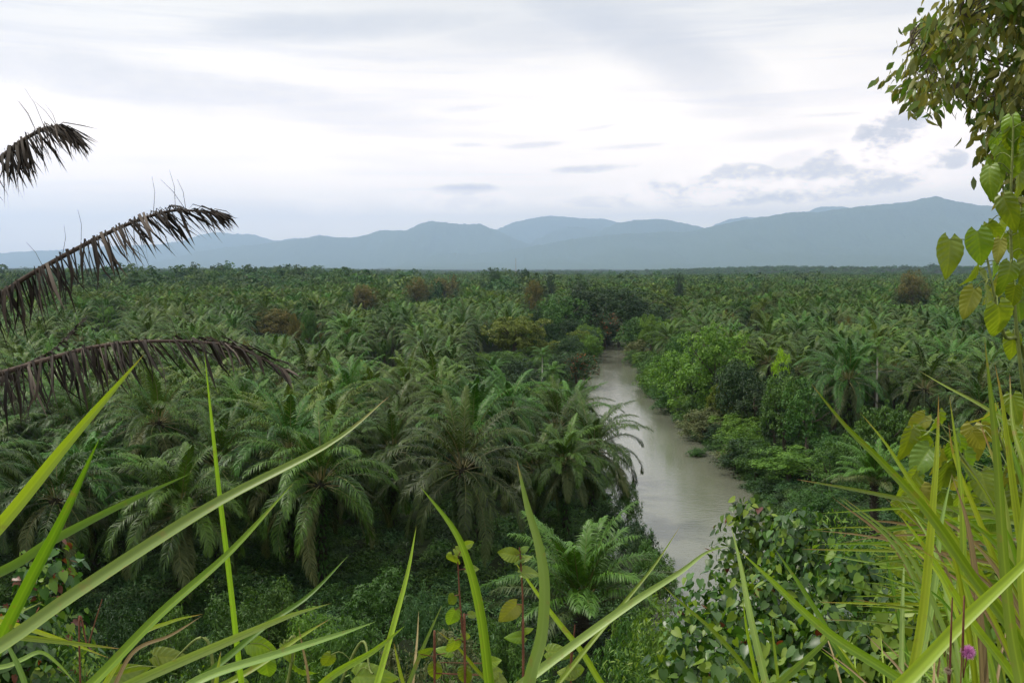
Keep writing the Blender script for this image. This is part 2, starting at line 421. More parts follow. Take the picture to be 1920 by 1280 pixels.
# ------------------------------------------------------------------ broadleaf crowns
def blob_crown(seed, nl=9, clumps=150, per=34, leaf=.035, kind='quad', flat=.8, clump_r=.085, droop=.35, tonevar=.22, shell=.75, fill=.2):
    """unit crown: about 1 wide, 1 tall, base at z=0"""
    rng = np.random.default_rng(seed); mb = MB()
    C = []; Rr = []
    for i in range(nl):
        a = i * 2.4 + rng.normal(0, .4); q = i / nl
        r = .30 * rng.random() ** .4 * math.sqrt(max(1 - q ** 2.2, .05))
        C.append([r * math.cos(a), r * math.sin(a), .22 + .52 * q + rng.normal(0, .04)])
        Rr.append(rng.uniform(.17, .27))
    C = np.array(C); Rr = np.array(Rr)
    j = rng.integers(0, nl, clumps)
    d = unit(rng.normal(0, 1, (clumps, 3))); d[:, 2] = np.where(d[:, 2] < -.35, -d[:, 2] * .5, d[:, 2]); d = unit(d)
    rad_ = Rr[j] * np.where(rng.random(clumps) < fill, rng.uniform(.3, .8, clumps), rng.uniform(.82, 1.12, clumps))
    cc = C[j] + d * rad_[:, None] * np.array([1, 1, flat])
    n = clumps * per
    ci = np.repeat(np.arange(clumps), per)
    cr = clump_r * rng.uniform(.6, 1.35, clumps)
    dd = unit(rng.normal(0, 1, (n, 3)) + d[ci] * .8 + np.array([0, 0, .5]))
    pos = cc[ci] + dd * (cr[ci] * rng.uniform(.35, 1.0, n))[:, None]
    nr = unit(dd + np.array([0, 0, .6]) + rng.normal(0, .45, (n, 3)))
    ax = unit(np.cross(nr, rng.normal(0, 1, (n, 3)))) + np.array([0, 0, -droop])
    ct = rng.normal(0, tonevar, clumps)
    tone = np.clip(.45 + ct[ci] + rng.normal(0, .15, n), 0, 1)
    pos[:, 2] = np.maximum(pos[:, 2], .02)
    mb.leaves(kind, pos, ax, nr, leaf * rng.uniform(.7, 1.3, n), tone)
    return mb, cc

def tree_trunk(seed, cc, forks=7, h0=.45):
    rng = np.random.default_rng(seed); mb = MB()
    top = np.array([rng.normal(0, .03), rng.normal(0, .03), h0])
    mb.tube([(0, 0, -.12), (0, 0, 0), top * .5 + np.array([.01, 0, 0]), top], [.05, .034, .028, .022], 8)
    for k in range(forks):
        e = cc[rng.integers(0, len(cc))] * .96
        s = top * rng.uniform(.5, 1.0)
        m = (s + e) / 2 + np.array([0, 0, -.03])
        mb.tube([s, m, e], [.016, .010, .004], 5)
    return mb.mesh('trunk', [M['bark']])

SHAPES = {}
def crown_set(key, n, **k):
    SHAPES[key] = []
    for i in range(n):
        mb, cc = blob_crown(abs(hash(key)) % 1 + 1000 + i * 7 + sum(map(ord, key)), **k)
        SHAPES[key].append((mb, cc, tree_trunk(i, cc)))
crown_set('round', 4, nl=10, clumps=190, per=34, leaf=.034)
crown_set('loose', 3, nl=12, clumps=130, per=30, leaf=.036, clump_r=.07, fill=.1)
crown_set('bamboo', 2, nl=11, clumps=230, per=36, leaf=.034, kind='quad', clump_r=.06, droop=.9, tonevar=.15)
crown_set('shrub', 4, nl=8, clumps=150, per=42, leaf=.045, kind='lance', clump_r=.10, flat=.9, droop=.2)
crown_set('far', 4, nl=6, clumps=26, per=12, leaf=.12, clump_r=.14)
MESHC = {}
def crown_mesh(shape, i, mat, extra=None):
    key = (shape, i, mat, extra)
    if key not in MESHC:
        mb, cc, tr = SHAPES[shape][i % len(SHAPES[shape])]
        mats = [M[mat]]
        me = mb.mesh('crown', mats)
        if extra:
            rng = np.random.default_rng(i)
            me.materials.append(M[extra])
            mi = np.zeros(len(me.polygons), np.int32); me.polygons.foreach_get('material_index', mi)
            c = np.zeros(len(me.polygons) * 3, np.float32); me.polygons.foreach_get('center', c); c = c.reshape(-1, 3)
            sel = (vnoise(c[:, 0] * 14 + 40, c[:, 2] * 14 + c[:, 1] * 9) > .60) & (rng.random(len(c)) < .16)
            mi[sel] = 1; me.polygons.foreach_set('material_index', mi)
        MESHC[key] = me
    return MESHC[key]

KEYS = []
def tree(px, ytop, d, wpx, shape, mat, label, cat='tree', name='broadleaf_tree', group=None, v=None, depth=1.0, extra=None, sink=0.0, minh=1.5, yb=None, key=True):
    """tree whose crown top is seen at px,ytop from distance d and is wpx photo pixels wide"""
    p = at(px, ytop, d); z = gz(p[0], p[1])
    z = max(z, -2.2)
    h = max(p[2] - z + sink, minh); w = wpx / F * d
    v = random.randrange(10) if v is None else v
    mb, cc, tr = SHAPES[shape][v % len(SHAPES[shape])]
    r = empty(name, (p[0], p[1], z - sink), label, cat, group, rz=random.uniform(0, 6.28), sc=(w, w * depth, h))
    ob('stems' if name in ('shrub', 'bamboo_clump') else 'trunk', tr, r)
    ob('foliage' if name in ('shrub', 'bamboo_clump') else 'crown', crown_mesh(shape, v, mat, extra), r)
    PALM_SPOTS.append((p[0], p[1]))
    if key: KEYS.append((px, wpx * .5, yb if yb else ytop + .8 * (h / d * F), d))
    return r

RG = 'riverside trees and bushes'
# left bank
tree(965, 574, 262, 165, 'bamboo', 'g_yellow', 'yellowish feathery bamboo clump, largest and highest of the three on the left bank', 'bamboo', 'bamboo_clump', RG, 0)
tree(1035, 632, 262, 85, 'bamboo', 'g_yellow', 'low olive bamboo clump between the largest bamboo and the red flowered tree', 'bamboo', 'bamboo_clump', RG, 1)
tree(1088, 612, 288, 66, 'bamboo', 'g_yellow', 'rounded yellowish bamboo clump at the water edge where the river disappears', 'bamboo', 'bamboo_clump', RG, 1)
tree(1082, 650, 218, 92, 'round', 'g_dark', 'dark riverside tree dotted with orange red flowers, overhanging the left bank', 'tree', 'flowering_tree', RG, 1, extra='red')
tree(1048, 548, 330, 120, 'round', 'g_mid', 'mid green round tree behind the bamboo on the left bank', group=RG, v=0)
tree(1020, 590, 285, 60, 'round', 'g_dark', 'dark green tree directly behind the big yellowish bamboo clump', group=RG, v=2)
tree(1098, 514, 345, 150, 'round', 'g_dark', 'tall dark tree closing the river view, leftmost of the dark riverside row', group=RG, v=3)
tree(1148, 524, 372, 150, 'round', 'g_dark', 'tall dark tree in the middle of the row where the river bends away', group=RG, v=1)
tree(1135, 580, 328, 95, 'round', 'g_dark', 'lower dark tree with sparse red blossoms at the river bend', 'tree', 'flowering_tree', RG, 2, extra='red')
tree(1190, 540, 398, 125, 'round', 'g_dark', 'dark tree at the right end of the row across the river bend', group=RG, v=0)
tree(1222, 565, 420, 80, 'round', 'g_mid', 'mid green tree just right of the dark row beyond the river bend', group=RG, v=2)
tree(1070, 590, 315, 60, 'round', 'g_dark', 'small dark tree filling the gap above the rounded bamboo clump', group=RG, v=1)
tree(1160, 600, 340, 85, 'round', 'g_dark', 'low dark tree leaning to the water at the river bend', group=RG, v=1)
# right bank
tree(1200, 588, 288, 105, 'round', 'g_mid', 'light green tree bulging over the river from the right bank, farthest one', group=RG, v=3)
tree(1345, 598, 163, 165, 'round', 'g_light', 'large yellow green tree with a domed crown on the right bank', group=RG, v=0)
tree(1268, 645, 185, 115, 'round', 'g_light', 'rounded green tree directly left of the large yellow green tree', group=RG, v=1)
tree(1470, 640, 150, 52, 'round', 'g_lime', 'bright lime crown poking above its dark neighbours on the right bank', group=RG, v=2)
tree(1472, 668, 146, 110, 'loose', 'g_dark', 'dark narrow tree wrapped in creepers under the bright lime crown', group=RG, v=0)
tree(1355, 705, 150, 58, 'bamboo', 'g_yellow', 'small olive yellow pointed tree below the large yellow green tree', group=RG, v=1)
tree(1228, 680, 210, 75, 'shrub', 'g_mid', 'mid green bush at the foot of the bank nearest the far river narrows', 'bush', 'shrub', RG, 0)
tree(1225, 655, 232, 60, 'loose', 'g_mid', 'small loose tree hanging over the water behind the bank bushes', group=RG, v=1)
tree(1262, 720, 180, 95, 'shrub', 'g_mid', 'green bush on the right bank where the river widens', 'bush', 'shrub', RG, 1)
tree(1300, 680, 172, 110, 'round', 'g_mid', 'leafy tree between the large yellow green tree and the water', group=RG, v=3)
tree(1318, 760, 150, 105, 'shrub', 'g_grey', 'greyish green bush leaning low over the water on the right bank', 'bush', 'shrub', RG, 2)
tree(1305, 848, 138, 62, 'shrub', 'g_mid', 'small dark bush drooping into the water, detached from the right bank', 'bush', 'shrub', RG, 3, depth=.7)
tree(1384, 770, 138, 110, 'shrub', 'g_light', 'bright green bush above the grey twiggy thicket on the right bank', 'bush', 'shrub', RG, 1)
tree(1380, 830, 129, 100, 'shrub', 'g_grey', 'grey brown twiggy thicket at the waterline of the right bank', 'bush', 'shrub', RG, 0)
tree(1455, 750, 132, 90, 'loose', 'g_dark', 'dark broadleaf tree tangled with vines left of the big drooping palm', group=RG, v=2)
tree(1500, 735, 138, 90, 'loose', 'g_mid', 'creeper covered tree in front of the big drooping palm', group=RG, v=1)
tree(1420, 700, 165, 80, 'round', 'g_dark', 'dark tree to the right of the large yellow green tree', group=RG, v=2)
tree(1660, 728, 112, 150, 'bamboo', 'g_mid', 'broad fine leaved bamboo thicket below the pale slender trunk', 'bamboo', 'bamboo_clump', RG, 0)
tree(1560, 812, 105, 110, 'loose', 'g_mid', 'grey green thicket left of the bamboo thicket on the right bank', 'bush', 'shrub', RG, 2)
tree(1740, 745, 115, 110, 'loose', 'g_mid', 'loose leafy bush behind the foreground grass on the right', 'bush', 'shrub', RG, 1)
tree(1480, 838, 112, 170, 'shrub', 'g_light', 'bright green dense mound of leaves at the edge of the right bank', 'bush', 'shrub', RG, 0)
tree(1540, 905, 92, 120, 'shrub', 'g_mid', 'mid green bush below the bright green mound on the right bank', 'bush', 'shrub', RG, 1)
tree(1700, 850, 90, 130, 'loose', 'g_mid', 'leafy bush beside the low arching palm on the right bank', 'bush', 'shrub', RG, 0)
tree(1830, 800, 95, 140, 'loose', 'g_mid', 'green bush behind the grass at the right edge of the photo', 'bush', 'shrub', RG, 2)
rl = random.Random(12)
for k in range(30):
    y = 118 + 190 * (k / 30) + rl.uniform(-3, 3); x = float(rcx(y)) + float(hw_at(y)) + rl.uniform(-.5, 2.0); hgt = rl.uniform(3.5, 6.5)
    tree(960 + F * x / y, 505 + (CAMZ - hgt + 1.5) / y * F, y, rl.uniform(6, 8.5) / y * F, rl.choice(['shrub', 'round', 'loose']), rl.choice(['g_mid', 'g_light', 'g_mid', 'g_grey', 'g_dark', 'g_mid']),
         'leafy bush overhanging the waterline of the right bank', 'bush', 'shrub', 'bushes lining the right bank', key=False)
for k in range(22):
    y = 125 + 170 * (k / 22) + rl.uniform(-3, 3); x = float(rcx(y)) + float(hw_at(y)) + rl.uniform(5, 9); hgt = rl.uniform(8, 13)
    tree(960 + F * x / y, 505 + (CAMZ - hgt) / y * F, y, rl.uniform(7, 9.5) / y * F, rl.choice(['round', 'round', 'loose']), rl.choice(['g_mid', 'g_light', 'g_dark', 'g_mid']),
         'rounded green tree standing behind the bushes of the right bank', group='trees behind the right bank bushes', key=False)
for k in range(16):
    y = 205 + 150 * (k / 16) + rl.uniform(-3, 3); x = float(rcx(y)) - float(hw_at(y)) - rl.uniform(1, 5); hgt = rl.uniform(4, 8)
    tree(960 + F * x / y, 505 + (CAMZ - hgt) / y * F, y, rl.uniform(7, 9.5) / y * F, rl.choice(['round', 'shrub', 'loose']), rl.choice(['g_mid', 'g_light', 'g_dark', 'g_mid', 'g_dark']),
         'leafy tree crowding the far left bank before the river bend', group='trees crowding the far left bank', key=False)
# left river edge in front
tree(1238, 1035, 73, 90, 'shrub', 'g_mid', 'green bush overhanging the narrow strip of water nearest the viewer', 'bush', 'shrub', RG, 1)
tree(1212, 985, 79, 80, 'shrub', 'g_dark', 'dark bush on the near left bank between two lighter bushes', 'bush', 'shrub', RG, 2)
tree(1178, 890, 97, 60, 'shrub', 'g_mid', 'small green bush at the water right below the leaning palm', 'bush', 'shrub', RG, 2)
tree(1190, 960, 84, 100, 'shrub', 'g_blue', 'dark green bush on the left bank beside the young upright palm', 'bush', 'shrub', RG, 3)
tree(1225, 1010, 76, 90, 'shrub', 'g_mid', 'green bush at the water between the young palm and the leafy slope', 'bush', 'shrub', RG, 2)
tree(1150, 925, 90, 70, 'shrub', 'g_dark', 'dark bush under the palm that leans over the river', 'bush', 'shrub', RG, 0)
tree(1030, 660, 230, 60, 'loose', 'g_mid', 'green loose tree left of the red flowered tree', group=RG, v=0)
tree(920, 690, 205, 60, 'loose', 'g_mid', 'pale green broadleaf tree among the palms left of the river', group=RG, v=2)

# thicket at the foot of the slope
TG = 'bushes at the foot of the slope'
for (px, yt, d, w, mat, lab) in [
    (505, 1082, 58, 130, 'g_mid', 'green bush with whorled leaves below the front centre palm'),
    (440, 1118, 52, 150, 'g_mid', 'wide low bush left of the upright thin grass blade'),
    (600, 1135, 50, 150, 'g_light', 'bush with pale leaf tips in the bottom thicket'),
    (720, 1078, 58, 160, 'g_mid', 'bluish green bush in front of the dark palm shade'),
    (800, 1100, 55, 90, 'g_blue', 'narrow bluish bush behind the leafy weed stem'),
    (660, 1150, 46, 170, 'g_mid', 'broad bush directly above the bottom edge, left of centre'),
    (860, 1180, 44, 150, 'g_grey', 'greyish green bush behind the reddish weed stems'),
    (940, 1140, 52, 110, 'g_mid', 'green bush to the left of the young palm'),
    (330, 1150, 47, 150, 'g_mid', 'dark bush under the crossing grass blades'),
    (230, 1120, 50, 130, 'g_dark', 'dark bush between the mossy palm trunk and the reddish leaved bush'),
    (540, 1200, 38, 170, 'g_mid', 'leafy bush at the bottom edge beneath the crossing blades'),
    (760, 1210, 36, 160, 'g_grey', 'grey green bush at the bottom edge near the centre'),
    (1010, 1215, 38, 140, 'g_mid', 'bush at the bottom edge below the young palm'),
    (1210, 1120, 46, 150, 'g_light', 'pale green bush right of the young palm near the water'),
    (1160, 1165, 38, 160, 'g_mid', 'feathery green bush below the bend of the river'),
    (1260, 1150, 34, 150, 'g_mid', 'bluish bush at the left edge of the leafy slope'),
    (130, 1150, 42, 160, 'g_mid', 'green bush below the reddish leaved bush'),
    (1090, 1225, 30, 150, 'g_mid', 'small leaved bush at the bottom edge beneath the pale grass stem')]:
    tree(px, yt - 14, d, w * 1.15, 'shrub', mat, lab, 'bush', 'shrub', TG, depth=.9)

# brown and lone trees in the plantation and on the horizon
PG = 'lone trees rising from the palm canopy'
for (px, yt, d, w, sh, mat, lab) in [
    (783, 514, 620, 60, 'round', 'g_brown', 'round brownish tree on the horizon line left of centre'),
    (683, 526, 520, 60, 'round', 'g_brown', 'rusty brown tree standing lower left of the round brownish tree'),
    (512, 572, 330, 99, 'round', 'g_brown', 'brown tinged round tree among the palms on the left'),
    (578, 590, 300, 66, 'loose', 'g_brown', 'orange brown small tree right beside the brown tinged round tree'),
    (200, 566, 360, 50, 'loose', 'g_light', 'yellowish small tree between the two upper dead fronds'),
    (1003, 516, 480, 42, 'round', 'g_brown', 'brown tree just left of the dark riverside row'),
    (832, 514, 700, 63, 'loose', 'g_brown', 'reddish brown low tree right of the round brownish tree'),
    (1712, 502, 560, 75, 'round', 'g_brown', 'olive brown round tree near the right edge of the canopy'),
    (925, 496, 900, 50, 'round', 'g_far', 'hazy wide tree group on the horizon left of the mast'),
    (950, 501, 920, 44, 'round', 'g_far', 'hazy low tree on the horizon directly left of the mast'),
    (983, 494, 780, 40, 'loose', 'g_dark', 'dark umbrella shaped tree on the horizon right of the mast'),
    (1032, 509, 700, 26, 'loose', 'g_dark', 'small dark tree breaking the horizon above the brown tree'),
    (1273, 502, 720, 26, 'loose', 'g_dark', 'tiny dark tree breaking the horizon above the right bank'),
    (310, 506, 900, 44, 'round', 'g_far', 'hazy round tree on the left horizon behind the second dead frond'),
    (462, 510, 950, 12, 'loose', 'g_far', 'thin small tree on the left horizon'),
    (851, 507, 820, 24, 'loose', 'g_brown', 'thin bare topped tree on the horizon above the reddish brown tree'),
    (670, 505, 1000, 14, 'round', 'g_far', 'small pointed tree on the horizon right of the low wooded hill'),
    (752, 511, 900, 20, 'round', 'g_far', 'small hazy tree on the horizon left of the round brownish tree'),
    (1088, 511, 800, 26, 'round', 'g_far', 'small round tree on the horizon above the tall dark riverside row'),
    (1190, 600, 330, 40, 'loose', 'g_mid', 'small green tree behind the leaning riverside tree'),
    (720, 640, 240, 40, 'loose', 'g_mid', 'olive broadleaf tree in the middle of the left palms'),
    (1420, 560, 360, 44, 'loose', 'g_yellow', 'pale brownish tree among the right side palms')]:
    tree(px, yt, d, w, sh, mat, lab, group=PG, minh=8)

rg = random.Random(31)
for k in range(46):
    d_ = rg.uniform(125, 600); tx = rg.uniform(-.5, .5); px = 960 + tx * F
    x_ = tx * d_
    if abs(x_ - float(rcx(d_))) < 14: continue
    top = rg.uniform(11, 14.5); yt = 505 + (CAMZ - top) / F * 0 + (CAMZ - top) / d_ * F
    tree(px, yt, d_, rg.uniform(5, 10) / d_ * F, rg.choice(['round', 'loose', 'round']), rg.choice(['g_mid', 'g_mid', 'g_light', 'g_dark', 'g_brown', 'g_yellow']),
         'small broadleaf tree growing between the oil palms', group='small trees among the palms', minh=6, key=False)
KEYS.append((1592, 70, 775, 128)); KEYS.append((1112, 40, 900, 100))
# slender areca palms
def areca(px, py, d, label, sc=1.0, nf=14):
    p = at(px, py, d); z = gz(p[0], p[1]); h = p[2] - z
    r = empty('slender_palm', (p[0], p[1], z), label, 'palm', 'slender palms', rz=random.uniform(0, 6))
    mb = MB(); zz = np.linspace(-.4, h, 8)
    mb.tube(np.stack([.1 * np.sin(zz / 3), 0 * zz, zz], 1), np.linspace(.16, .11, 8), 8)
    ob('trunk', mb.mesh('slender_trunk', [M['pale_bark']], True), r)
    cb = MB(); rng = np.random.default_rng(int(px))
    for i in range(nf):
        q = (i + .5) / nf
        frond(cb, i * 2.4, rad(80 - 85 * q), rad(75 + 20 * q), 2.3 * sc, 20, base=(0, 0, .2 - .2 * q), leaf=.75 * sc, w=.10, tone0=.6, rng=rng, petiole=.1, droop=.6, rr=.03)
    ob('crown', cb.mesh('slender_crown', [M['g_mid'], M['rachis']]), r, (.1 * math.sin(h / 3), 0, h))
    PALM_SPOTS.append((p[0], p[1])); KEYS.append((px, 16, py + 22, d))
areca(1646, 655, 128, 'slender palm with a bare pale straight trunk and small crown on the right bank', 1.0)
areca(1016, 668, 200, 'slender palm with a spiky light green crown left of the red flowered tree', 1.25, 18)
areca(1036, 700, 175, 'slender light green palm just below the other spiky one beside the river', 1.3, 18)

# ------------------------------------------------------------------ plantation grid
def limit(x, y, th):
    px = 960 + F * x / y; m_ = F * 3.6 / y
    for kx, hw, yb, kd in KEYS:
        if .55 * kd < y < kd + 2 and abs(px - kx) < hw * .8 + m_:
            th = min(th, CAMZ - (yb - 505) / F * y - 5.2 - gz(x, y))
    return th
def near_spot(x, y, r):
    for a, b in PALM_SPOTS_NEAR:
        if (a - x) ** 2 + (b - y) ** 2 < r * r: return True
    return False
PALM_SPOTS_NEAR = list(PALM_SPOTS)
SPC = 8.35
def wood_start(t): return 1000 - 480 * float(sm((-t - .1) / .12))
rg = random.Random(5)
grid = []
rows = int(1700 / (SPC * .866))
for j in range(rows):
    y = 79 + j * SPC * .866
    half = .60 * y + 25
    i0 = int(-half / SPC); i1 = int(half / SPC)
    for i in range(i0, i1 + 1):
        x = (i + .5 * (j % 2)) * SPC + rg.uniform(-1.5, 1.5); yy = y + rg.uniform(-1.5, 1.5)
        if yy < 640 and abs(x - float(rcx(yy))) < HW + (3.0 if x < rcx(yy) else 6.5): continue
        if yy < 110 and x > 14: continue
        if near_spot(x, yy, 5.2 if yy < 300 else 4.0): continue
        if rg.random() < .05: continue
        if x / yy < -.08 and rg.random() < sm((yy - wood_start(x / yy)) / 160): continue
        grid.append((x, yy))
inview = [g for g in grid if abs(g[0]) < .53 * g[1] + 4]
inview = [g for g in inview if limit(g[0], g[1], 8) >= 1.2]
inview.sort(key=lambda g: math.hypot(g[0], g[1]))
N_IND = 288
ind = inview[:N_IND]; indset = set(ind)
rest = [g for g in grid if g not in indset]
def zone(x, y):
    b = 'left' if x < rcx(y) else 'right'
    d = math.hypot(x, y)
    if b == 'left':
        w = 'below the dead fronds' if x / y < -.28 else ('left of centre' if x / y < -.08 else 'close to the river')
        if d < 125: return f'green oil palm in the second ranks on the left bank, {w}'
        if d < 165: return f'green oil palm in the middle ranks of the left bank, {w}'
        return f'green oil palm farther back on the left bank, {w}'
    if x / y > .3: return 'green oil palm on the right bank, towards the right edge'
    return 'green oil palm on the right bank behind the riverside trees'
nb = 0
for (x, y) in grid:
    if abs(x) < .53 * y and y < 420 and nb < 90:
        l_ = limit(x, y, 8)
        if l_ >= 1.2: continue
        hz_ = l_ + 5.2
        if hz_ < 1.6: hz_ = 1.6
        nb += 1; zt = gz(x, y) + min(hz_, 7); px_ = 960 + F * x / y; yt_ = 505 + (CAMZ - zt) / y * F
        tree(px_, yt_, y, 8.5 / y * F, 'shrub' if hz_ < 4 else 'round', rg.choice(['g_mid', 'g_dark', 'g_mid', 'g_light']), 'rounded green bush filling a gap between the palms near the river',
             'bush', 'shrub', 'bushes filling gaps between the palms', minh=1.2, key=False)
for (x, y) in ind:
    d = math.hypot(x, y)
    th = 7.2 + 2.4 * rg.random() + (0 if rg.random() > .1 else 1.5)
    th = limit(x, y, th)
    if th < 1.2: continue
    place_palm(x, y, th, rg.uniform(.80, 1.14), 0 if d < 118 else 1, zone(x, y), 'oil palms of the plantation', ferns=d < 105)

def gn_scatter(name, pts, rot, scl, idx, meshes, label, cat):
    me = bpy.data.meshes.new(name); me.vertices.add(len(pts)); me.vertices.foreach_set('co', np.asarray(pts, np.float32).ravel())
    a = me.attributes.new('rot', 'FLOAT_VECTOR', 'POINT'); a.data.foreach_set('vector', np.asarray(rot, np.float32).ravel())
    a = me.attributes.new('scl', 'FLOAT_VECTOR', 'POINT'); a.data.foreach_set('vector', np.asarray(scl, np.float32).ravel())
    a = me.attributes.new('idx', 'INT', 'POINT'); a.data.foreach_set('value', np.asarray(idx, np.int32))
    me.update()
    o = ob(name, me); tag(o, label, cat, None, 'stuff')
    ng = bpy.data.node_groups.new(name, 'GeometryNodeTree')
    ng.interface.new_socket('Geometry', in_out='INPUT', socket_type='NodeSocketGeometry')
    ng.interface.new_socket('Geometry', in_out='OUTPUT', socket_type='NodeSocketGeometry')
    N, L = ng.nodes, ng.links
    gi = N.new('NodeGroupInput'); go = N.new('NodeGroupOutput')
    iop = N.new('GeometryNodeInstanceOnPoints'); j = N.new('GeometryNodeJoinGeometry')
    for m in meshes:
        src = bpy.data.objects.new(name + '_source', m)
        oi = N.new('GeometryNodeObjectInfo'); oi.inputs[0].default_value = src
        g2 = N.new('GeometryNodeGeometryToInstance')
        L.new(oi.outputs['Geometry'], g2.inputs[0]); L.new(g2.outputs[0], j.inputs[0])
    iop.inputs['Pick Instance'].default_value = True
    def na(nm, t):
        n = N.new('GeometryNodeInputNamedAttribute'); n.data_type = t; n.inputs[0].default_value = nm; return n.outputs[0]
    L.new(gi.outputs[0], iop.inputs['Points']); L.new(j.outputs[0], iop.inputs['Instance'])
    L.new(na('idx', 'INT'), iop.inputs['Instance Index'])
    L.new(na('rot', 'FLOAT_VECTOR'), iop.inputs['Rotation']); L.new(na('scl', 'FLOAT_VECTOR'), iop.inputs['Scale'])
    L.new(iop.outputs[0], go.inputs[0])
    md = o.modifiers.new('scatter', 'NODES'); md.node_group = ng
    return o

lim = [(x, y, limit(x, y, 7.2 + 2.8 * random.random())) for x, y in rest]
lim = np.array([q for q in lim if q[2] >= 1.2])
r_ = lim[:, :2]; n = len(r_); th = lim[:, 2]
zz = terrain(r_[:, 0], r_[:, 1])
dist = np.hypot(r_[:, 0], r_[:, 1])
lodm = dist < 330
def fold(cr, od, name):   # whole palm of the distant stand as one mesh
    import bmesh
    bm = bmesh.new()
    for m in (cr, od):
        if m: bm.from_mesh(m)
    me = bpy.data.meshes.new(name); 
    # keep attribute layers: build from crown, add old fronds
    bm.to_mesh(me); bm.free()
    for m in cr.materials: me.materials.append(m)
    return me
FARM = [fold(c[0], c[1], 'palm_mid') for c in CROWN1[:4]]
sc = RNG.uniform(.86, 1.1, n)
gn_scatter('palm_plantation', np.column_stack([r_, zz + th]), np.column_stack([RNG.normal(0, .09, n), RNG.normal(0, .09, n), RNG.random(n) * 6.28]),
           np.column_stack([sc, sc, sc * RNG.uniform(.9, 1.15, n)]), np.where(lodm, RNG.integers(0, 4, n), RNG.integers(4, 8, n)),
           list(reversed(FARM + CROWN2)), 'unbroken distant canopy of oil palms reaching to the foot of the hills', 'palm forest')

# ------------------------------------------------------------------ far woods
fw = []
rg = random.Random(8)
for k in range(34000):
    y = 520 * (5200 / 520) ** rg.random()
    x = rg.uniform(-.6, .6) * y
    t = x / y
    if y < 1600 and not (t < -.08 and rg.random() < sm((y - wood_start(t)) / 160)): continue
    fw.append((x, y))
ntall = 700
for k in range(ntall):
    y = 650 * (1700 / 650) ** rg.random(); fw.append((rg.uniform(-.56, .56) * y, y))
fw = np.array(fw); n = len(fw)
fz = terrain(fw[:, 0], fw[:, 1])
hh = (7 + 6 * RNG.random(n)) * (1 + .35 * (RNG.random(n) > .96)) * (1 + .3 * sm((fw[:, 1] - 2500) / 2000))
hh[-ntall:] = 12.5 + 15 * RNG.random(ntall) ** 3
ww = hh * RNG.uniform(.7, 1.3, n) * (1 + .8 * sm((fw[:, 1] - 1500) / 2000))
gn_scatter('far_forest', np.column_stack([fw, fz - 1.5]), np.column_stack([np.zeros(n), np.zeros(n), RNG.random(n) * 6.28]),
           np.column_stack([ww, ww, hh]), RNG.integers(0, 4, n), [crown_mesh('far', i, 'g_far') for i in range(4)],
           'hazy far-off woodland spread over low rolling ground below the hills', 'forest')

# undergrowth beneath palms and on slope
def tuft_mesh(seed, mat):
    rng = np.random.default_rng(seed); mb = MB(); n = 420
    d = unit(rng.normal(0, 1, (n, 3))); d[:, 2] = np.abs(d[:, 2])
    pos = d * rng.uniform(.35, 1.0, n)[:, None] * np.array([1, 1, .7])
    pos += (rng.integers(0, 3, (n, 3)) - 1) * .25; pos[:, 2] = np.abs(pos[:, 2])
    nr = unit(d + np.array([0, 0, .8]) + rng.normal(0, .5, (n, 3)))
    mb.leaves('lance', pos, np.cross(nr, rng.normal(0, 1, (n, 3))) + np.array([0, 0, -.2]), nr, rng.uniform(.16, .32, n), rng.random(n))
    return mb.mesh('undergrowth_tuft', [M[mat]])
def tuft_fine(seed, mat):
    rng = np.random.default_rng(seed); mb = MB(); n = 1500
    d = unit(rng.normal(0, 1, (n, 3))); d[:, 2] = np.abs(d[:, 2])
    pos = d * rng.uniform(.35, 1.05, n)[:, None] * np.array([1, 1, .8])
    nr = unit(d + np.array([0, 0, .8]) + rng.normal(0, .5, (n, 3)))
    mb.leaves('lance', pos, np.cross(nr, rng.normal(0, 1, (n, 3))) + np.array([0, 0, -.2]), nr, rng.uniform(.06, .13, n), rng.random(n))
    return mb.mesh('undergrowth_fine', [M[mat]])
rg = random.Random(21)
up = []
while len(up) < 9500:
    y = rg.uniform(24, 210); x = rg.uniform(-.62, .62) * y
    if rg.random() > (.35 + 55 / y) : continue
    if y > 60 and x < rcx(y) - HW - 5 and rg.random() < (.3 if y < 90 else .5): continue
    if abs(x - float(rcx(y))) < HW + .3: continue
    up.append((x, y))
for k in range(900):     # dense along both banks
    y = rg.uniform(60, 330); s_ = rg.choice((-1, 1)); x = float(rcx(y)) + s_ * (float(hw_at(y)) + rg.uniform(.1, 3.5)); up.append((x, y))
up = np.array(up); n = len(up)
uz = terrain(up[:, 0], up[:, 1]); us = RNG.uniform(.5, 1.5, n) * np.where(up[:, 1] < 62, .55, 1)
gn_scatter('undergrowth', np.column_stack([up, np.maximum(uz, -2.1) - .1]), np.column_stack([RNG.normal(0, .15, n), RNG.normal(0, .15, n), RNG.random(n) * 6.28]),
           np.column_stack([us, us, us * RNG.uniform(.5, 1.1, n)]), RNG.integers(0, 4, n),
           [tuft_mesh(1, 'g_mid'), tuft_mesh(2, 'g_dark'), tuft_mesh(3, 'fern'), tuft_mesh(4, 'g_blue')],
           'low dark green undergrowth of weeds and ferns below the palms and on the banks', 'undergrowth')
rg = random.Random(22); sp = []
while len(sp) < 2600:
    y = rg.uniform(2.2, 26); x = rg.uniform(-.75, .8) * (y + 1.5)
    if x > .2 * y and y < 14 and rg.random() < .3: continue
    sp.append((x, y))
sp = np.array(sp); n = len(sp); sz_ = terrain(sp[:, 0], sp[:, 1]); us = RNG.uniform(.25, .8, n)
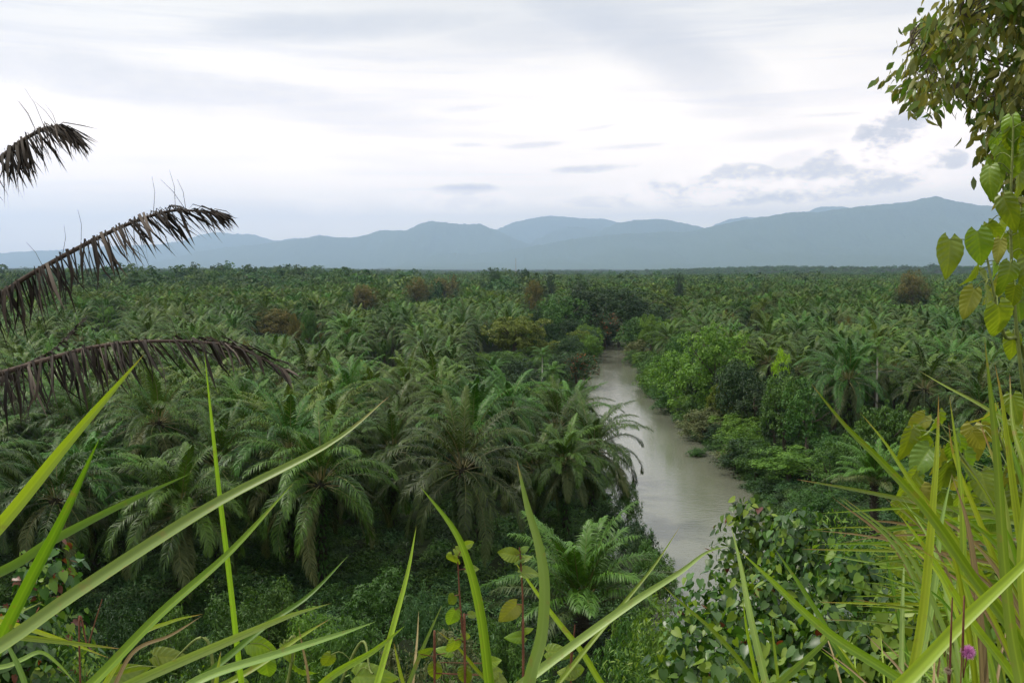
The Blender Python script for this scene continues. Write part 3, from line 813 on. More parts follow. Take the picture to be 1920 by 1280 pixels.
gn_scatter('slope_weeds', np.column_stack([sp, sz_ - .05]), np.column_stack([RNG.normal(0, .2, n), RNG.normal(0, .2, n), RNG.random(n) * 6.28]),
           np.column_stack([us, us, us]), RNG.integers(0, 3, n), [tuft_fine(1, 'g_mid'), tuft_fine(2, 'g_light'), tuft_fine(3, 'fern')],
           'small leaved weeds carpeting the steep slope below the viewpoint', 'weeds')

# ------------------------------------------------------------------ ground, water, hills
def axis(segs):
    out = [segs[0][0]]
    for a, b, st, g in segs:
        x = a; s_ = st
        while x < b - 1e-6:
            x = min(b, x + s_); s_ *= g; out.append(x)
    return np.array(out)
xp = axis([(0, 100, 2.0, 1.0), (100, 25500, 2.2, 1.065)])
xn = axis([(0, 60, 2.0, 1.0), (60, 25500, 2.2, 1.065)])
gx = np.concatenate([-xn[::-1][:-1], xp])
gx = np.unique(np.concatenate([gx, np.arange(-8, 16, .5)]))
gy = np.concatenate([axis([(-450, -6, 25, 1.0)]), axis([(-5.5, 40, .5, 1.0), (40, 460, 2.5, 1.0), (460, 33500, 3, 1.028)])])
X, Y = np.meshgrid(gx, gy)
Z = terrain(X, Y)
def grid_mesh(X, Y, Z, name, mats, smooth=True):
    mb = MB(); ny, nx = X.shape
    i = np.arange(ny - 1)[:, None]; j = np.arange(nx - 1)[None, :]
    f = np.stack([i * nx + j, i * nx + j + 1, (i + 1) * nx + j + 1, (i + 1) * nx + j], -1).reshape(-1, 4)
    mb.add(np.stack([X, Y, Z], -1).reshape(-1, 3), None, f)
    return mb.mesh(name, mats, smooth)
M['ground'] = solid_mat('ground_cover', (.008, .010, .005), (.015, .026, .008), .95, .35, .8, .1, detail=9, bumpdist=.3)
struct('ground', grid_mesh(X, Y, Z, 'ground', [M['ground']]))

# water
m, N, L = newmat('river_water')
out = N.new('ShaderNodeOutputMaterial'); p = N.new('ShaderNodeBsdfPrincipled')
tc = N.new('ShaderNodeTexCoord')
n1 = N.new('ShaderNodeTexNoise'); n1.inputs['Scale'].default_value = .07; n1.inputs['Detail'].default_value = 4
n2 = N.new('ShaderNodeTexNoise'); n2.inputs['Scale'].default_value = 1.3; n2.inputs['Detail'].default_value = 6
mp = N.new('ShaderNodeMapping'); mp.inputs['Scale'].default_value = (.8, 2.0, 1)
mp1 = N.new('ShaderNodeMapping'); mp1.inputs['Scale'].default_value = (2.2, .7, 1)
L.new(tc.outputs['Object'], mp.inputs[0]); L.new(mp.outputs[0], n2.inputs[0])
L.new(tc.outputs['Object'], mp1.inputs[0]); L.new(mp1.outputs[0], n1.inputs[0])
cm = N.new('ShaderNodeMix'); cm.data_type = 'RGBA'; cm.inputs[6].default_value = (.088, .096, .066, 1); cm.inputs[7].default_value = (.155, .163, .128, 1)
L.new(n1.outputs[0], cm.inputs[0]); L.new(cm.outputs[2], p.inputs['Base Color'])
rr = N.new('ShaderNodeMapRange'); rr.inputs[1].default_value = .35; rr.inputs[2].default_value = .65; rr.inputs[3].default_value = .05; rr.inputs[4].default_value = .16
L.new(n1.outputs[0], rr.inputs[0]); L.new(rr.outputs[0], p.inputs['Roughness'])
bp = N.new('ShaderNodeBump'); bp.inputs['Strength'].default_value = .4; bp.inputs['Distance'].default_value = .07
L.new(n2.outputs[0], bp.inputs['Height']); L.new(bp.outputs[0], p.inputs['Normal'])
p.inputs['IOR'].default_value = 1.38
L.new(p.outputs[0], out.inputs[0])
ys = np.arange(-420, 660, 3.0); us_ = np.linspace(-15, 15, 13)
WX = rcx(ys)[:, None] + us_[None, :]; WY = np.repeat(ys[:, None], 13, 1)
struct('river_water', grid_mesh(WX, WY, np.full_like(WX, -2.0), 'water', [m]))

# hills
M['hill'] = solid_mat('hill_forest', (.025, .05, .02), (.10, .14, .05), .95, .018, 1.0, .1, detail=10, bumpdist=40)
def ridge(pts, d, front, back, seed, rough=1.0, name='hills'):
    d *= 2; front *= 2; back *= 2
    pts = np.array(pts, float)
    px = np.arange(pts[0, 0], pts[-1, 0] + .1, 2.5)
    py = np.interp(px, pts[:, 0], pts[:, 1])
    k = np.array([1, 2, 3, 2, 1]) / 9; pp = np.pad(py, 2, mode='edge'); py = np.convolve(pp, k, 'valid')
    tx = (px - 960) / F
    H = (505 - py) / F * d + CAMZ
    H = H + (fbm(px / 9 + seed, px * 0 + seed, 4) - .5) * d / F * 3.2 + (fbm(px / 2.3 + seed, px * 0 + seed * 2, 3) - .5) * d / F * 2.2
    e = sm((px - px[0]) / 60) * sm((px[-1] - px) / 60); H = H * (.15 + .85 * e)
    T = np.concatenate([-np.linspace(1, 0, 40)[:-1], np.linspace(0, 1, 10)])
    XX = np.zeros((len(T), len(px))); YY = XX.copy(); ZZ = XX.copy()
    for i, t in enumerate(T):
        off = t * (front if t < 0 else back)
        yy = d + off + 0 * tx
        a = abs(t)
        XX[i] = tx * d * (1 + .0 * a); YY[i] = yy
        sp_ = np.abs(fbm(XX[i] / (front * .35) + seed * 3.7, yy / (front * .8) + seed, 5) * 2 - 1)
        amp = (a * (1 - a) * 4) ** .7
        prof = (1 - a) ** 1.15 * (1 - .25 * amp)
        ZZ[i] = H * prof * (1 + rough * 1.15 * amp * (sp_ - .35)) + 14 * amp * (fbm(XX[i] / 120, yy / 120, 4) - .5) - 4 * (a > .985)
    struct(name, grid_mesh(XX, YY, ZZ, name, [M['hill']]))
ridge([(-200, 470), (0, 474), (120, 468), (200, 462), (300, 458), (345, 452), (380, 440), (405, 436), (440, 438), (476, 440), (500, 446), (519, 452), (552, 446), (580, 448), (613, 442), (660, 450), (760, 470)], 15000, 3000, 700, 1)
ridge([(180, 508), (260, 500), (320, 486), (370, 472), (430, 463), (500, 457), (560, 449), (600, 441), (634, 446), (660, 445), (691, 440), (718, 431), (740, 432), (762, 433), (786, 421), (810, 414), (837, 418), (871, 421), (901, 420), (921, 428), (955, 443), (989, 457), (1050, 470), (1120, 485), (1200, 500)], 12300, 2500, 800, 2)
ridge([(880, 440), (910, 427), (938, 428), (966, 416), (996, 410), (1030, 405), (1064, 407), (1091, 410), (1131, 411), (1159, 418), (1200, 425), (1260, 440), (1320, 460)], 15400, 2300, 600, 3)
ridge([(930, 490), (965, 470), (996, 455), (1033, 435), (1064, 425), (1091, 427), (1118, 433), (1160, 445), (1230, 470)], 13600, 1600, 700, 4)
ridge([(1050, 470), (1118, 436), (1150, 421), (1190, 413), (1230, 411), (1258, 414), (1294, 422), (1330, 430), (1380, 445), (1450, 480)], 12900, 2000, 700, 5)
ridge([(1280, 440), (1338, 421), (1363, 412), (1399, 407), (1440, 410), (1480, 408), (1511, 397), (1535, 388), (1570, 388), (1610, 394), (1680, 410)], 15900, 1800, 500, 6)
ridge([(560, 512), (620, 507), (668, 504), (735, 500), (762, 489), (796, 482), (844, 473), (871, 477), (905, 475), (938, 472), (1006, 460), (1074, 448), (1142, 440), (1200, 437), (1243, 435), (1275, 436), (1302, 432), (1330, 426), (1375, 416), (1423, 408), (1483, 399), (1531, 398), (1591, 390), (1651, 384), (1690, 381), (1711, 376), (1747, 369), (1776, 376), (1800, 380), (1832, 386), (1872, 388), (1920, 392), (2020, 396), (2120, 410), (2250, 440)], 10300, 2900, 900, 7)
ridge([(700, 508), (800, 502), (900, 492), (980, 494), (1060, 489), (1150, 494), (1250, 486), (1360, 478), (1450, 482), (1560, 474), (1680, 480), (1800, 474), (1950, 480), (2150, 490)], 9100, 1400, 800, 8, 1.4)

# mast
d = 2400; p0 = at(967, 505, d); zt = at(967, 484, d)[2]; zb = gz(p0[0], d)
mb = MB()
for a in (0, 2.09, 4.19):
    mb.tube([(1.3 * math.cos(a), 1.3 * math.sin(a), 0), (.4 * math.cos(a), .4 * math.sin(a), zt - zb)], .28, 4)
for k in range(12):
    h0 = (zt - zb) * k / 12; h1 = (zt - zb) * (k + 1) / 12; r0 = 1.3 - .9 * k / 12; r1 = 1.3 - .9 * (k + 1) / 12
    for q in range(3):
        a = q * 2.09; b = a + 2.09
        mb.tube([(r0 * math.cos(a), r0 * math.sin(a), h0), (r1 * math.cos(b), r1 * math.sin(b), h1)], .12, 3)
o = ob('radio_mast', mb.mesh('radio_mast', [M['steel']]), None, (p0[0], d, zb)); tag(o, 'thin lattice radio mast on the hazy horizon', 'mast')

# ------------------------------------------------------------------ dead palm at the left
def spline(pts, n):
    pts = np.asarray(pts, float); k = len(pts)
    P = np.vstack([2 * pts[0] - pts[1], pts, 2 * pts[-1] - pts[-2]])
    t = np.linspace(0, k - 1 - 1e-6, n); i = t.astype(int); f = (t - i)[:, None]
    a, b, c, d_ = P[i], P[i + 1], P[i + 2], P[i + 3]
    return .5 * ((2 * b) + (c - a) * f + (2 * a - 5 * b + 4 * c - d_) * f ** 2 + (3 * b - a - 3 * c + d_) * f ** 3)

DC = at(-420, 760, 13.5)
zb = gz(DC[0], DC[1])
dp = empty('dead_palm', (DC[0], DC[1], zb), 'withered oil palm at the left edge with dark brown hanging fronds against the sky', 'palm')
ob('trunk', TRUNKS[0][0], dp, sc=(1, 1, (DC[2] - zb) / 8))
def dead_frond(pix, seed, base=True, hang=1.0, thin=1.0):
    rng = np.random.default_rng(seed)
    P = spline([at(*q) for q in pix] if not isinstance(pix[0], np.ndarray) else pix, 60)
    P = P - np.array([DC[0], DC[1], zb])
    mb = MB()
    s = np.linspace(0, 1, 60)
    mb.tube(P, (.045 * (1 - s) + .008) * thin, 6, mat=1)
    T = unit(np.gradient(P, axis=0))
    n = int(185)
    for sg in (-1, 1):
        si = .12 + .87 * (np.arange(n) + rng.random(n) * .8) / n
        si = np.clip(si, 0, .998); keep = (rng.random(n) > .10) & (vnoise(si * 23 + seed * 3, si * 0 + sg) > .15); si = si[keep]; m_ = len(si)
        f = si * 59; i0 = f.astype(int); fr = (f - i0)[:, None]; p = P[i0] * (1 - fr) + P[np.minimum(i0 + 1, 59)] * fr
        t = T[i0]; sd = unit(np.cross(t, [0, 0, 1.0])) * sg; up_ = np.cross(sd * sg, t)
        q = si
        ll = hang * (1.0 * np.sin(np.clip(.32 + q * .62, 0, 1) * math.pi) ** .7) * rng.uniform(.6, 1.15, m_)
        stiff = np.clip((q - .55) / .40, 0, 1) * rng.uniform(.3, 1, m_)          # tip leaflets still stand out
        fwd = .5 + .5 * stiff
        d1 = unit(sd * .8 + t * fwd[:, None] + up_ * ((.1 + 1.0 * stiff) * rng.uniform(-.2, 1.2, m_))[:, None] + rng.normal(0, .18, (m_, 3)))
        g = np.array([0, 0, -1.0])
        dn = unit(g + t * (.25 + .9 * stiff[:, None]) + sd * .15 + rng.normal(0, .13, (m_, 3)) + d1 * (1.5 * stiff)[:, None])
        k1 = .22 + .2 * stiff
        a = p; b = p + d1 * (ll * k1 * .6)[:, None]; c = b + dn * (ll * .38)[:, None]
        dn2 = unit(dn + rng.normal(0, .22, (m_, 3)) + g * .2)
        e = c + dn2 * (ll * .36)[:, None]
        w = np.where(rng.random(m_) < .4, .007, .017) * rng.uniform(.7, 1.4, m_) * (1 - .35 * stiff)
        wv = unit(np.cross(dn, rng.normal(0, 1, (m_, 3)))) * w[:, None]
        V = np.stack([a - wv * .25, a + wv * .25, b + wv * .9, b - wv * .9, c + wv, c - wv, e], 1)
        o_ = (np.arange(m_) * 7)[:, None]
        tn = np.where(rng.random(m_) < .2, rng.uniform(.5, 1, m_), rng.uniform(0, .35, m_))
        mb.add(V.reshape(-1, 3), o_ + np.array([5, 4, 6]), np.concatenate([o_ + np.array([0, 1, 2, 3]), o_ + np.array([3, 2, 4, 5])]), np.repeat(tn, 7), 0)
    for k in range(9):                                   # bare midrib threads standing up
        i = rng.integers(8, 50)
        dr = unit(np.array([rng.normal(-.35, .25), rng.normal(0, .3), 1]))
        L_ = rng.uniform(.25, .6)
        mb.tube([P[i], P[i] + dr * L_ * .6, P[i] + dr * L_ + np.array([-.05, 0, .0])], [.004, .003, .0015], 3, mat=0, tone=.3)
    o = ob('frond', mb.mesh('dead_frond', [M['dead'], M['dead_r']]), dp)
    return o
c0 = DC
def pw(p): return p
dead_frond([(-420, 740, 13.5), (-280, 560, 13.3), (-140, 410, 13.2), (0, 298, 13.1), (45, 262, 13.1), (90, 240, 13.1), (120, 244, 13.1), (150, 270, 13.1)], 1, hang=.85)
dead_frond([(-420, 760, 13.5), (-250, 660, 13.2), (-100, 600, 13), (0, 552, 12.9), (55, 516, 12.8), (164, 456, 12.7), (246, 418, 12.7), (318, 396, 12.6), (378, 397, 12.6), (412, 404, 12.6)], 2)
dead_frond([(-420, 780, 13.5), (-250, 755, 12.8), (-100, 730, 12.3), (0, 700, 12), (109, 668, 11.8), (180, 650, 11.7), (273, 640, 11.6), (383, 642, 11.6), (454, 655, 11.5), (540, 698, 11.5)], 3)
dead_frond([(-420, 790, 13.5), (-300, 790, 13.8), (-180, 770, 14), (-60, 735, 14.2), (30, 690, 14.3), (100, 655, 14.4), (158, 598, 14.4)], 5, hang=.35, thin=.6)
def dfw(az, e0, L_, seed):
    s = np.linspace(0, 1, 7); ang = e0 - 1.5 * s
    x = np.cumsum(np.cos(ang)) / 7 * L_; z = np.cumsum(np.sin(ang)) / 7 * L_
    pts = [DC + np.array([x[i] * math.cos(az), x[i] * math.sin(az), z[i]]) - (DC * 0) for i in range(7)]
    rng = np.random.default_rng(seed)
    dead_frond([DC] + pts, seed)
for az, e0, L_, sd_ in [(2.4, .6, 4.5, 11), (3.2, .5, 4.8, 12), (4.2, .6, 4.5, 13), (3.8, -.1, 4.0, 15)]:
    dfw(az, e0, L_, sd_)

# ------------------------------------------------------------------ overhanging tree at the top right
TB = np.array([6.3, 9.2, 0]); TB[2] = gz(TB[0], TB[1])
tr = empty('overhanging_tree', tuple(TB), 'tree with small hanging olive brown leaves reaching in at the top right corner', 'tree')
rng = np.random.default_rng(77)
mb = MB()
top = np.array([0.4, 0, 28.5 - TB[2]])
mb.tube(spline([(0, 0, -.6), (0, .1, 2.5), (.15, 0, 5), top], 14), np.linspace(.22, .07, 14), 10)
lf = MB(); tw = mb
def inpoly(x, y, P):
    c = False; j = len(P) - 1
    for i in range(len(P)):
        if (P[i][1] > y) != (P[j][1] > y) and x < (P[j][0] - P[i][0]) * (y - P[i][1]) / (P[j][1] - P[i][1]) + P[i][0]: c = not c
        j = i
    return c
POLY = [(1795, -200), (1792, 10), (1775, 42), (1705, 62), (1694, 95), (1725, 128), (1675, 150), (1685, 178), (1745, 205), (1790, 178), (1830, 190), (1828, 240),
        (1850, 268), (1872, 325), (1890, 390), (1990, 420), (2300, 460), (2500, -300)]
holes = [(1822, 205, 14), (1725, 90, 10), (1780, 60, 9), (1885, 130, 14), (1850, 160, 10), (1855, 95, 14), (1800, 150, 13), (1900, 60, 10), (1775, 110, 8), (1870, 215, 12), (1740, 130, 9), (1895, 320, 9), (1840, 60, 9)]
boughs = []
for (q, n_) in [((1750, 85, 8.6), 0), ((1730, 160, 8.4), 0), ((1790, 185, 8.2), 0), ((1850, 30, 9), 0), ((1850, 240, 8.3), 0), ((1900, 340, 8.2), 0), ((1850, 110, 8.8), 0), ((1900, -80, 9.2), 0), ((2000, 60, 8.0), 0), ((2050, 250, 8), 0)]:
    e = at(*q) - TB; s0 = np.array([.2, 0, max(e[2] - 1.4, 3)])
    mid = (s0 * .45 + e * .55) + np.array([0, 0, .25])
    B = spline([s0, mid, e + np.array([0, 0, .04])], 14); boughs.append(B)
    mb.tube(B, np.linspace(.022, .004, 14), 6)
for k in range(400):
    if len(boughs) > 44: break
    px = rng.uniform(1670, 2150); py = rng.uniform(-120, 400)
    if not inpoly(px, py, POLY): continue
    e = at(px, py, rng.uniform(7.8, 9.2)) - TB; pb = np.vstack(boughs); kk = np.argmin(((pb - e) ** 2).sum(1)); s0 = pb[kk]
    if np.linalg.norm(s0 - e) > 1.1: continue
    B = spline([s0, (s0 + e) / 2 + rng.normal(0, .06, 3), e], 8); boughs.append(B); mb.tube(B, np.linspace(.008, .003, 8), 5)
allb = np.vstack(boughs)
cnt = 0
while cnt < 800:
    px = rng.uniform(1662, 2250); py = rng.uniform(-160, 440)
    if px > 1960 and rng.random() < .6: continue
    if not inpoly(px, py, POLY): continue
    if any((px - hx) ** 2 + (py - hy) ** 2 < (hr * 1.6) ** 2 for hx, hy, hr in holes): continue
    e = at(px, py - 12, rng.uniform(7.7, 9.3)) - TB
    k = np.argmin(((allb - e) ** 2).sum(1)); s0 = allb[k]
    if np.linalg.norm(s0 - e) > 1.2 and rng.random() < .7: pass
    B = spline([s0, (s0 + e) / 2 + np.array([0, 0, .06]), e], 6)
    tw.tube(B, np.linspace(.006, .0022, 6), 4)
    m_ = rng.integers(7, 12)
    f = rng.uniform(.55, 1, m_); pp = s0 * (1 - f[:, None]) + e * f[:, None] + rng.normal(0, .045, (m_, 3))
    pp = e + rng.normal(0, .075, (m_, 3))
    ax = np.stack([rng.normal(-.15, .45, m_), rng.normal(0, .45, m_), rng.uniform(-1.2, -.35, m_)], 1)
    nr = unit(np.stack([rng.normal(0, 1, m_), rng.normal(-.4, 1, m_), rng.normal(.3, .5, m_)], 1))
    young = rng.random() < .25
    lf.leaves('lance', pp, ax, nr, rng.uniform(.085, .145, m_), rng.random(m_), mat=1 if young else 0, wid=1.2)
    cnt += 1
for k in range(34):                                   # the rest of the crown, round the top of the trunk
    h0 = rng.uniform(5.0, top[2] - .2); a = rng.uniform(-2.2, 2.2); L_ = rng.uniform(1.2, 2.8)
    s0 = np.array([.15, 0, h0]); e = s0 + np.array([math.cos(a) * L_, math.sin(a) * L_, rng.uniform(.2, 1.4)])
    if h0 + TB[2] < 24.3: continue
    B = spline([s0, (s0 + e) / 2 + np.array([0, 0, .15]), e], 10); mb.tube(B, np.linspace(.03, .005, 10), 5)
    for q in range(16):
        c0_ = B[rng.integers(3, 10)] + rng.normal(0, .28, 3); m_ = 11
        mb.tube([B[np.argmin(((B - c0_) ** 2).sum(1))], c0_], .003, 4)
        pp = c0_ + rng.normal(0, .1, (m_, 3))
        ax = np.stack([rng.normal(0, .45, m_), rng.normal(0, .45, m_), rng.uniform(-1.2, -.35, m_)], 1)
        lf.leaves('lance', pp, ax, unit(rng.normal(0, 1, (m_, 3))), rng.uniform(.09, .15, m_), rng.random(m_), mat=0, wid=1.2)
ob('trunk', mb.mesh('trunk', [M['bark']], True), tr)
ob('crown', lf.mesh('hanging_leaves', [M['tree_leaf'], M['tree_leaf_g']]), tr)

# ------------------------------------------------------------------ big leaf (single, detailed)
def big_leaf(width=1.0, curl=.25, fold_=.18, seed=0):
    """heart leaf, length 1 along +y, with veins as relief"""
    rng = np.random.default_rng(seed); mb = MB()
    nu, nv = 25, 45
    u = np.linspace(-1, 1, nu); v = np.linspace(0, 1, nv)
    U, V = np.meshgrid(u, v)
    prof = np.interp(V, [0, .06, .15, .3, .45, .6, .75, .88, .96, 1], [.16, .30, .41, .46, .44, .37, .26, .14, .06, .004]) * width
    X_ = U * prof
    Y_ = V - .16 * np.abs(U) ** 1.4 * (1 - V) ** 2.5
    Z_ = fold_ * np.abs(X_) - curl * V ** 2 + .028 * np.sin((V * 7 - np.abs(U) * 1.7) * 2 * math.pi) * np.abs(U) * (1 - V) + .03 * np.sin(V * 9 + seed) * U + rng.normal(0, .002, U.shape)
    Z_ = Z_ - .10 * curl * np.abs(U) ** 2
    i = np.arange(nv - 1)[:, None]; j = np.arange(nu - 1)[None, :]
    f = np.stack([i * nu + j, i * nu + j + 1, (i + 1) * nu + j + 1, (i + 1) * nu + j], -1).reshape(-1, 4)
    ph = (V * 7 - np.abs(U) * 1.7) % 1 - .5
    tone = np.clip(+ .40 + .2 * np.exp(-(ph * 7) ** 2) + .35 * np.exp(-(U * 14) ** 2) + .35 * (fbm(U * 3 + seed * 9 + 50, V * 6 + 50, 3) - .45), 0, 1)
    mb.add(np.stack([X_, Y_, Z_], -1).reshape(-1, 3), None, f, tone.ravel())
    return mb
BL = {}
for nm in ('climber', 'climber_y'):
    BL[nm] = [big_leaf(1.0, .1 + .16 * k, .12 + .12 * (k % 3), k).mesh('climber_leaf', [M[nm]], True) for k in range(5)]

def orient(o, pos, axis, nrm, size):
    a = unit(np.asarray(axis, float)); x = unit(np.cross(a, nrm)); z = np.cross(x, a)
    m4 = Matrix(((x[0] * size, a[0] * size, z[0] * size, pos[0]), (x[1] * size, a[1] * size, z[1] * size, pos[1]), (x[2] * size, a[2] * size, z[2] * size, pos[2]), (0, 0, 0, 1)))
    o.matrix_local = m4

def climber(rootpx, base, stems, leaves, label, seed):
    rng = np.random.default_rng(seed)
    B = np.array(base); B[2] = gz(B[0], B[1])
    r = empty('climbing_plant', tuple(B), label, 'climber', 'large leaved climbers')
    sm_ = MB(); allp = []
    for st in stems:
        P = spline([np.array([0, 0, 0.0])] + [at(*q) - B for q in st], 30); allp.append(P)
        sm_.tube(P, np.linspace(.009, .003, 30), 6)
    allp = np.vstack(allp)
    for (px, py, len_px, ang, mat, dd) in leaves:      # px,py = leaf centre; ang: image direction of the tip, degrees (-90 = down)
        pos = at(px, py, dd) - B
        L_ = len_px / F * dd
        a = np.array([math.cos(rad(ang)), rng.normal(0, .25), math.sin(rad(ang))])
        nr = np.array([rng.normal(0, .75), -1 + rng.normal(0, .25), .5 + rng.normal(0, .5)])
        base_p = pos - unit(a) * L_ * .5
        k = np.argmin(((allp - base_p) ** 2).sum(1))
        sm_.tube(spline([allp[k], (allp[k] + base_p) / 2 + np.array([0, 0, .02]), base_p], 6), .0016, 5)
        o = ob('leaf', BL[mat][rng.integers(0, 5)], r)
        orient(o, base_p, a, nr, L_ * .9); o.scale.x *= rng.uniform(.6, .85)
    ob('stem', sm_.mesh('climber_stem', [M['greenstem']], True), r)
c = 'climber'; cy = 'climber_y'
rl = random.Random(4)
MORE = [(rl.uniform(1862, 1965), rl.uniform(235, 670), rl.uniform(48, 78), rl.uniform(-125, -50), cy if rl.random() < .15 else c, rl.uniform(2.9, 3.35)) for k in range(13)]
MORE2 = [(rl.uniform(1690, 1960), rl.uniform(790, 1080), rl.uniform(44, 78), rl.uniform(-140, -40), cy if rl.random() < .22 else c, rl.uniform(4.0, 4.7)) for k in range(60)]
climber(None, (1.9, 3.1, 0), [[(1960, 1000, 3.1), (1915, 700, 3.0), (1895, 450, 3.0), (1900, 240, 3.0)], [(1940, 800, 3.1), (1880, 620, 2.9), (1850, 480, 2.9)]],
        [(1893, 248, 62, -100, c, 3), (1892, 305, 74, -60, c, 3.05), (1852, 342, 66, -105, c, 2.95), (1897, 402, 74, -70, c, 2.9), (1838, 470, 74, -80, c, 2.85),
         (1780, 488, 82, -95, c, 2.9), (1872, 474, 50, -100, cy, 2.95), (1822, 520, 58, -120, c, 3.0), (1893, 524, 64, -100, c, 2.95), (1813, 574, 68, -105, cy, 2.9),
         (1856, 572, 76, -80, c, 2.85), (1880, 612, 88, -70, c, 2.8), (1912, 580, 70, -75, c, 3.0), (1912, 470, 70, -80, c, 3.05), (1915, 350, 66, -85, c, 3.1),
         (1868, 440, 52, -60, c, 3.1), (1900, 655, 60, -85, c, 3.0), (1935, 520, 80, -90, c, 3.0), (1940, 420, 80, -90, c, 3.0), (1945, 640, 80, -90, c, 3.0), (1930, 300, 70, -90, c, 3.0),
         (1850, 520, 40, -40, c, 3.15), (1875, 545, 56, -110, cy, 3.1)] + MORE,
        'large leaved climber with bright heart shaped leaves hanging against the hills at the right edge', 5)
climber(None, (2.4, 4.4, 0), [[(1960, 1180, 4.2), (1880, 980, 4.0), (1800, 850, 4.0), (1760, 790, 4.0)], [(1950, 1100, 4.3), (1900, 900, 4.1), (1860, 780, 4.0)], [(1900, 1150, 4.2), (1800, 1020, 4), (1700, 930, 4)]],
        [(1752, 806, 70, -95, c, 4.0), (1856, 786, 56, -110, cy, 4.0), (1724, 868, 76, -130, c, 4.0), (1790, 850, 70, -80, c, 4.1), (1702, 915, 74, -115, c, 4.0), (1770, 905, 84, -90, c, 4.1),
         (1820, 880, 76, -70, c, 4.1), (1705, 965, 70, -60, c, 4.0), (1880, 830, 70, -80, c, 4.1), (1800, 940, 80, -100, c, 4.15), (1850, 920, 74, -80, c, 4.1), (1890, 890, 74, -90, c, 4.2),
         (1740, 940, 66, -70, cy, 4.1), (1900, 960, 76, -90, c, 4.1), (1835, 830, 50, -60, cy, 4.05), (1905, 770, 60, -80, c, 4.1), (1830, 985, 70, -110, c, 4.2), (1770, 985, 70, -80, c, 4.2),
         (1735, 1010, 66, -95, c, 4.2), (1875, 1020, 70, -95, c, 4.2), (1690, 1020, 60, -95, cy, 4.15), (1795, 1050, 66, -80, c, 4.2), (1760, 870, 60, -100, cy, 4.12)] + MORE2,
        'large leaved yellow green climber spread behind the right hand grass tuft', 6)
climber(None, (-1.2, 3.2, 0), [[(540, 1275, 3.4), (520, 1230, 3.4)], [(640, 1278, 3.4), (700, 1262, 3.3)], [(400, 1275, 3.3), (300, 1250, 3.3)]],
        [(497, 1216, 62, -20, c, 3.4), (545, 1228, 52, -60, c, 3.4), (500, 1258, 58, -90, c, 3.35), (570, 1262, 52, -40, c, 3.4), (700, 1268, 76, 5, c, 3.3), (240, 1262, 80, 10, c, 3.3), (320, 1232, 72, 0, c, 3.3),
         (610, 1245, 44, -120, c, 3.4), (440, 1268, 50, -100, c, 3.4)],
        'low climber with round green leaves along the bottom edge, left of the middle', 7)

# ------------------------------------------------------------------ leafy bushes on the near slope
def leafy_bush(px, ytop, d, wpx, label, mat='vine', leaf=.11, nleaf=1500, redtip=.012, seed=0, hmax=3.6, kind='heart', mat2='vine_l', f2=.25, mat3='redleaf', nlobe=9):
    rng = np.random.default_rng(seed)
    p = at(px, ytop, d); z = gz(p[0], p[1]); w = wpx / F * d; h = min(max(p[2] - z, .8), hmax)
    zb_ = p[2] - h
    r = empty('leafy_bush', (p[0], p[1], min(z, zb_)), label, 'bush', 'leafy bushes on the near slope')
    base = min(z, zb_)
    off = zb_ - base
    C = []; R_ = []
    w = max(w, .35 * h); nlobe = 9 + int(4 * h / w)
    for i in range(nlobe):
        a = i * 2.4; q = (i + .5) / nlobe; R0 = rng.uniform(.20, .30) * w
        rr_ = w * .30 * math.sqrt(rng.random()) * (1.1 if q < .8 else .45)
        R0 = min(R0, h * .45)
        C.append([rr_ * math.cos(a), rr_ * math.sin(a), off + R0 * .6 + (h - R0 * 1.6) * q ** .8]); R_.append(R0)
    C = np.array(C); R_ = np.array(R_)
    j = rng.integers(0, len(C), nleaf)
    dd = unit(rng.normal(0, 1, (nleaf, 3)) + np.array([0, -.35, .45]))
    pos = C[j] + dd * (R_[j] * np.where(rng.random(nleaf) < .25, rng.uniform(.5, .9, nleaf), rng.uniform(.88, 1.08, nleaf)))[:, None] 
    pos += dd * (.22 * (fbm(pos[:, 0] * 3 + 20, pos[:, 2] * 3 + pos[:, 1] * 3 + 20, 3) - .4))[:, None]
    nr = unit(dd * .8 + np.array([0, -.1, .7]) + rng.normal(0, .38, (nleaf, 3)))
    ax = np.cross(nr, rng.normal(0, 1, (nleaf, 3))) * .7 + np.array([0, 0, -.75]) + dd * .3
    t = rng.random(nleaf); sel = np.where(t < redtip, 2, np.where(t < redtip + f2, 1, 0))
    fb = MB()
    for k in range(3):
        mk = sel == k
        fb.leaves(kind, pos[mk], ax[mk], nr[mk], leaf * rng.uniform(.55, 1.25, mk.sum()), rng.random(mk.sum()), mat=k, wid=.84)
    ob('foliage', fb.mesh('foliage', [M[mat], M[mat2], M[mat3]]), r)
    sb = MB()
    for k in range(10):
        e = C[k % len(C)] + unit(rng.normal(0, 1, 3) + np.array([0, 0, .8])) * R_[k % len(C)] * .95
        s0 = np.array([rng.normal(0, .08), rng.normal(0, .08), -.2])
        sb.tube(spline([s0, (s0 + e) / 2 + rng.normal(0, .1, 3), e], 8), np.linspace(.010, .003, 8), 5)
    ob('stems', sb.mesh('stems', [M['redstem']]), r)

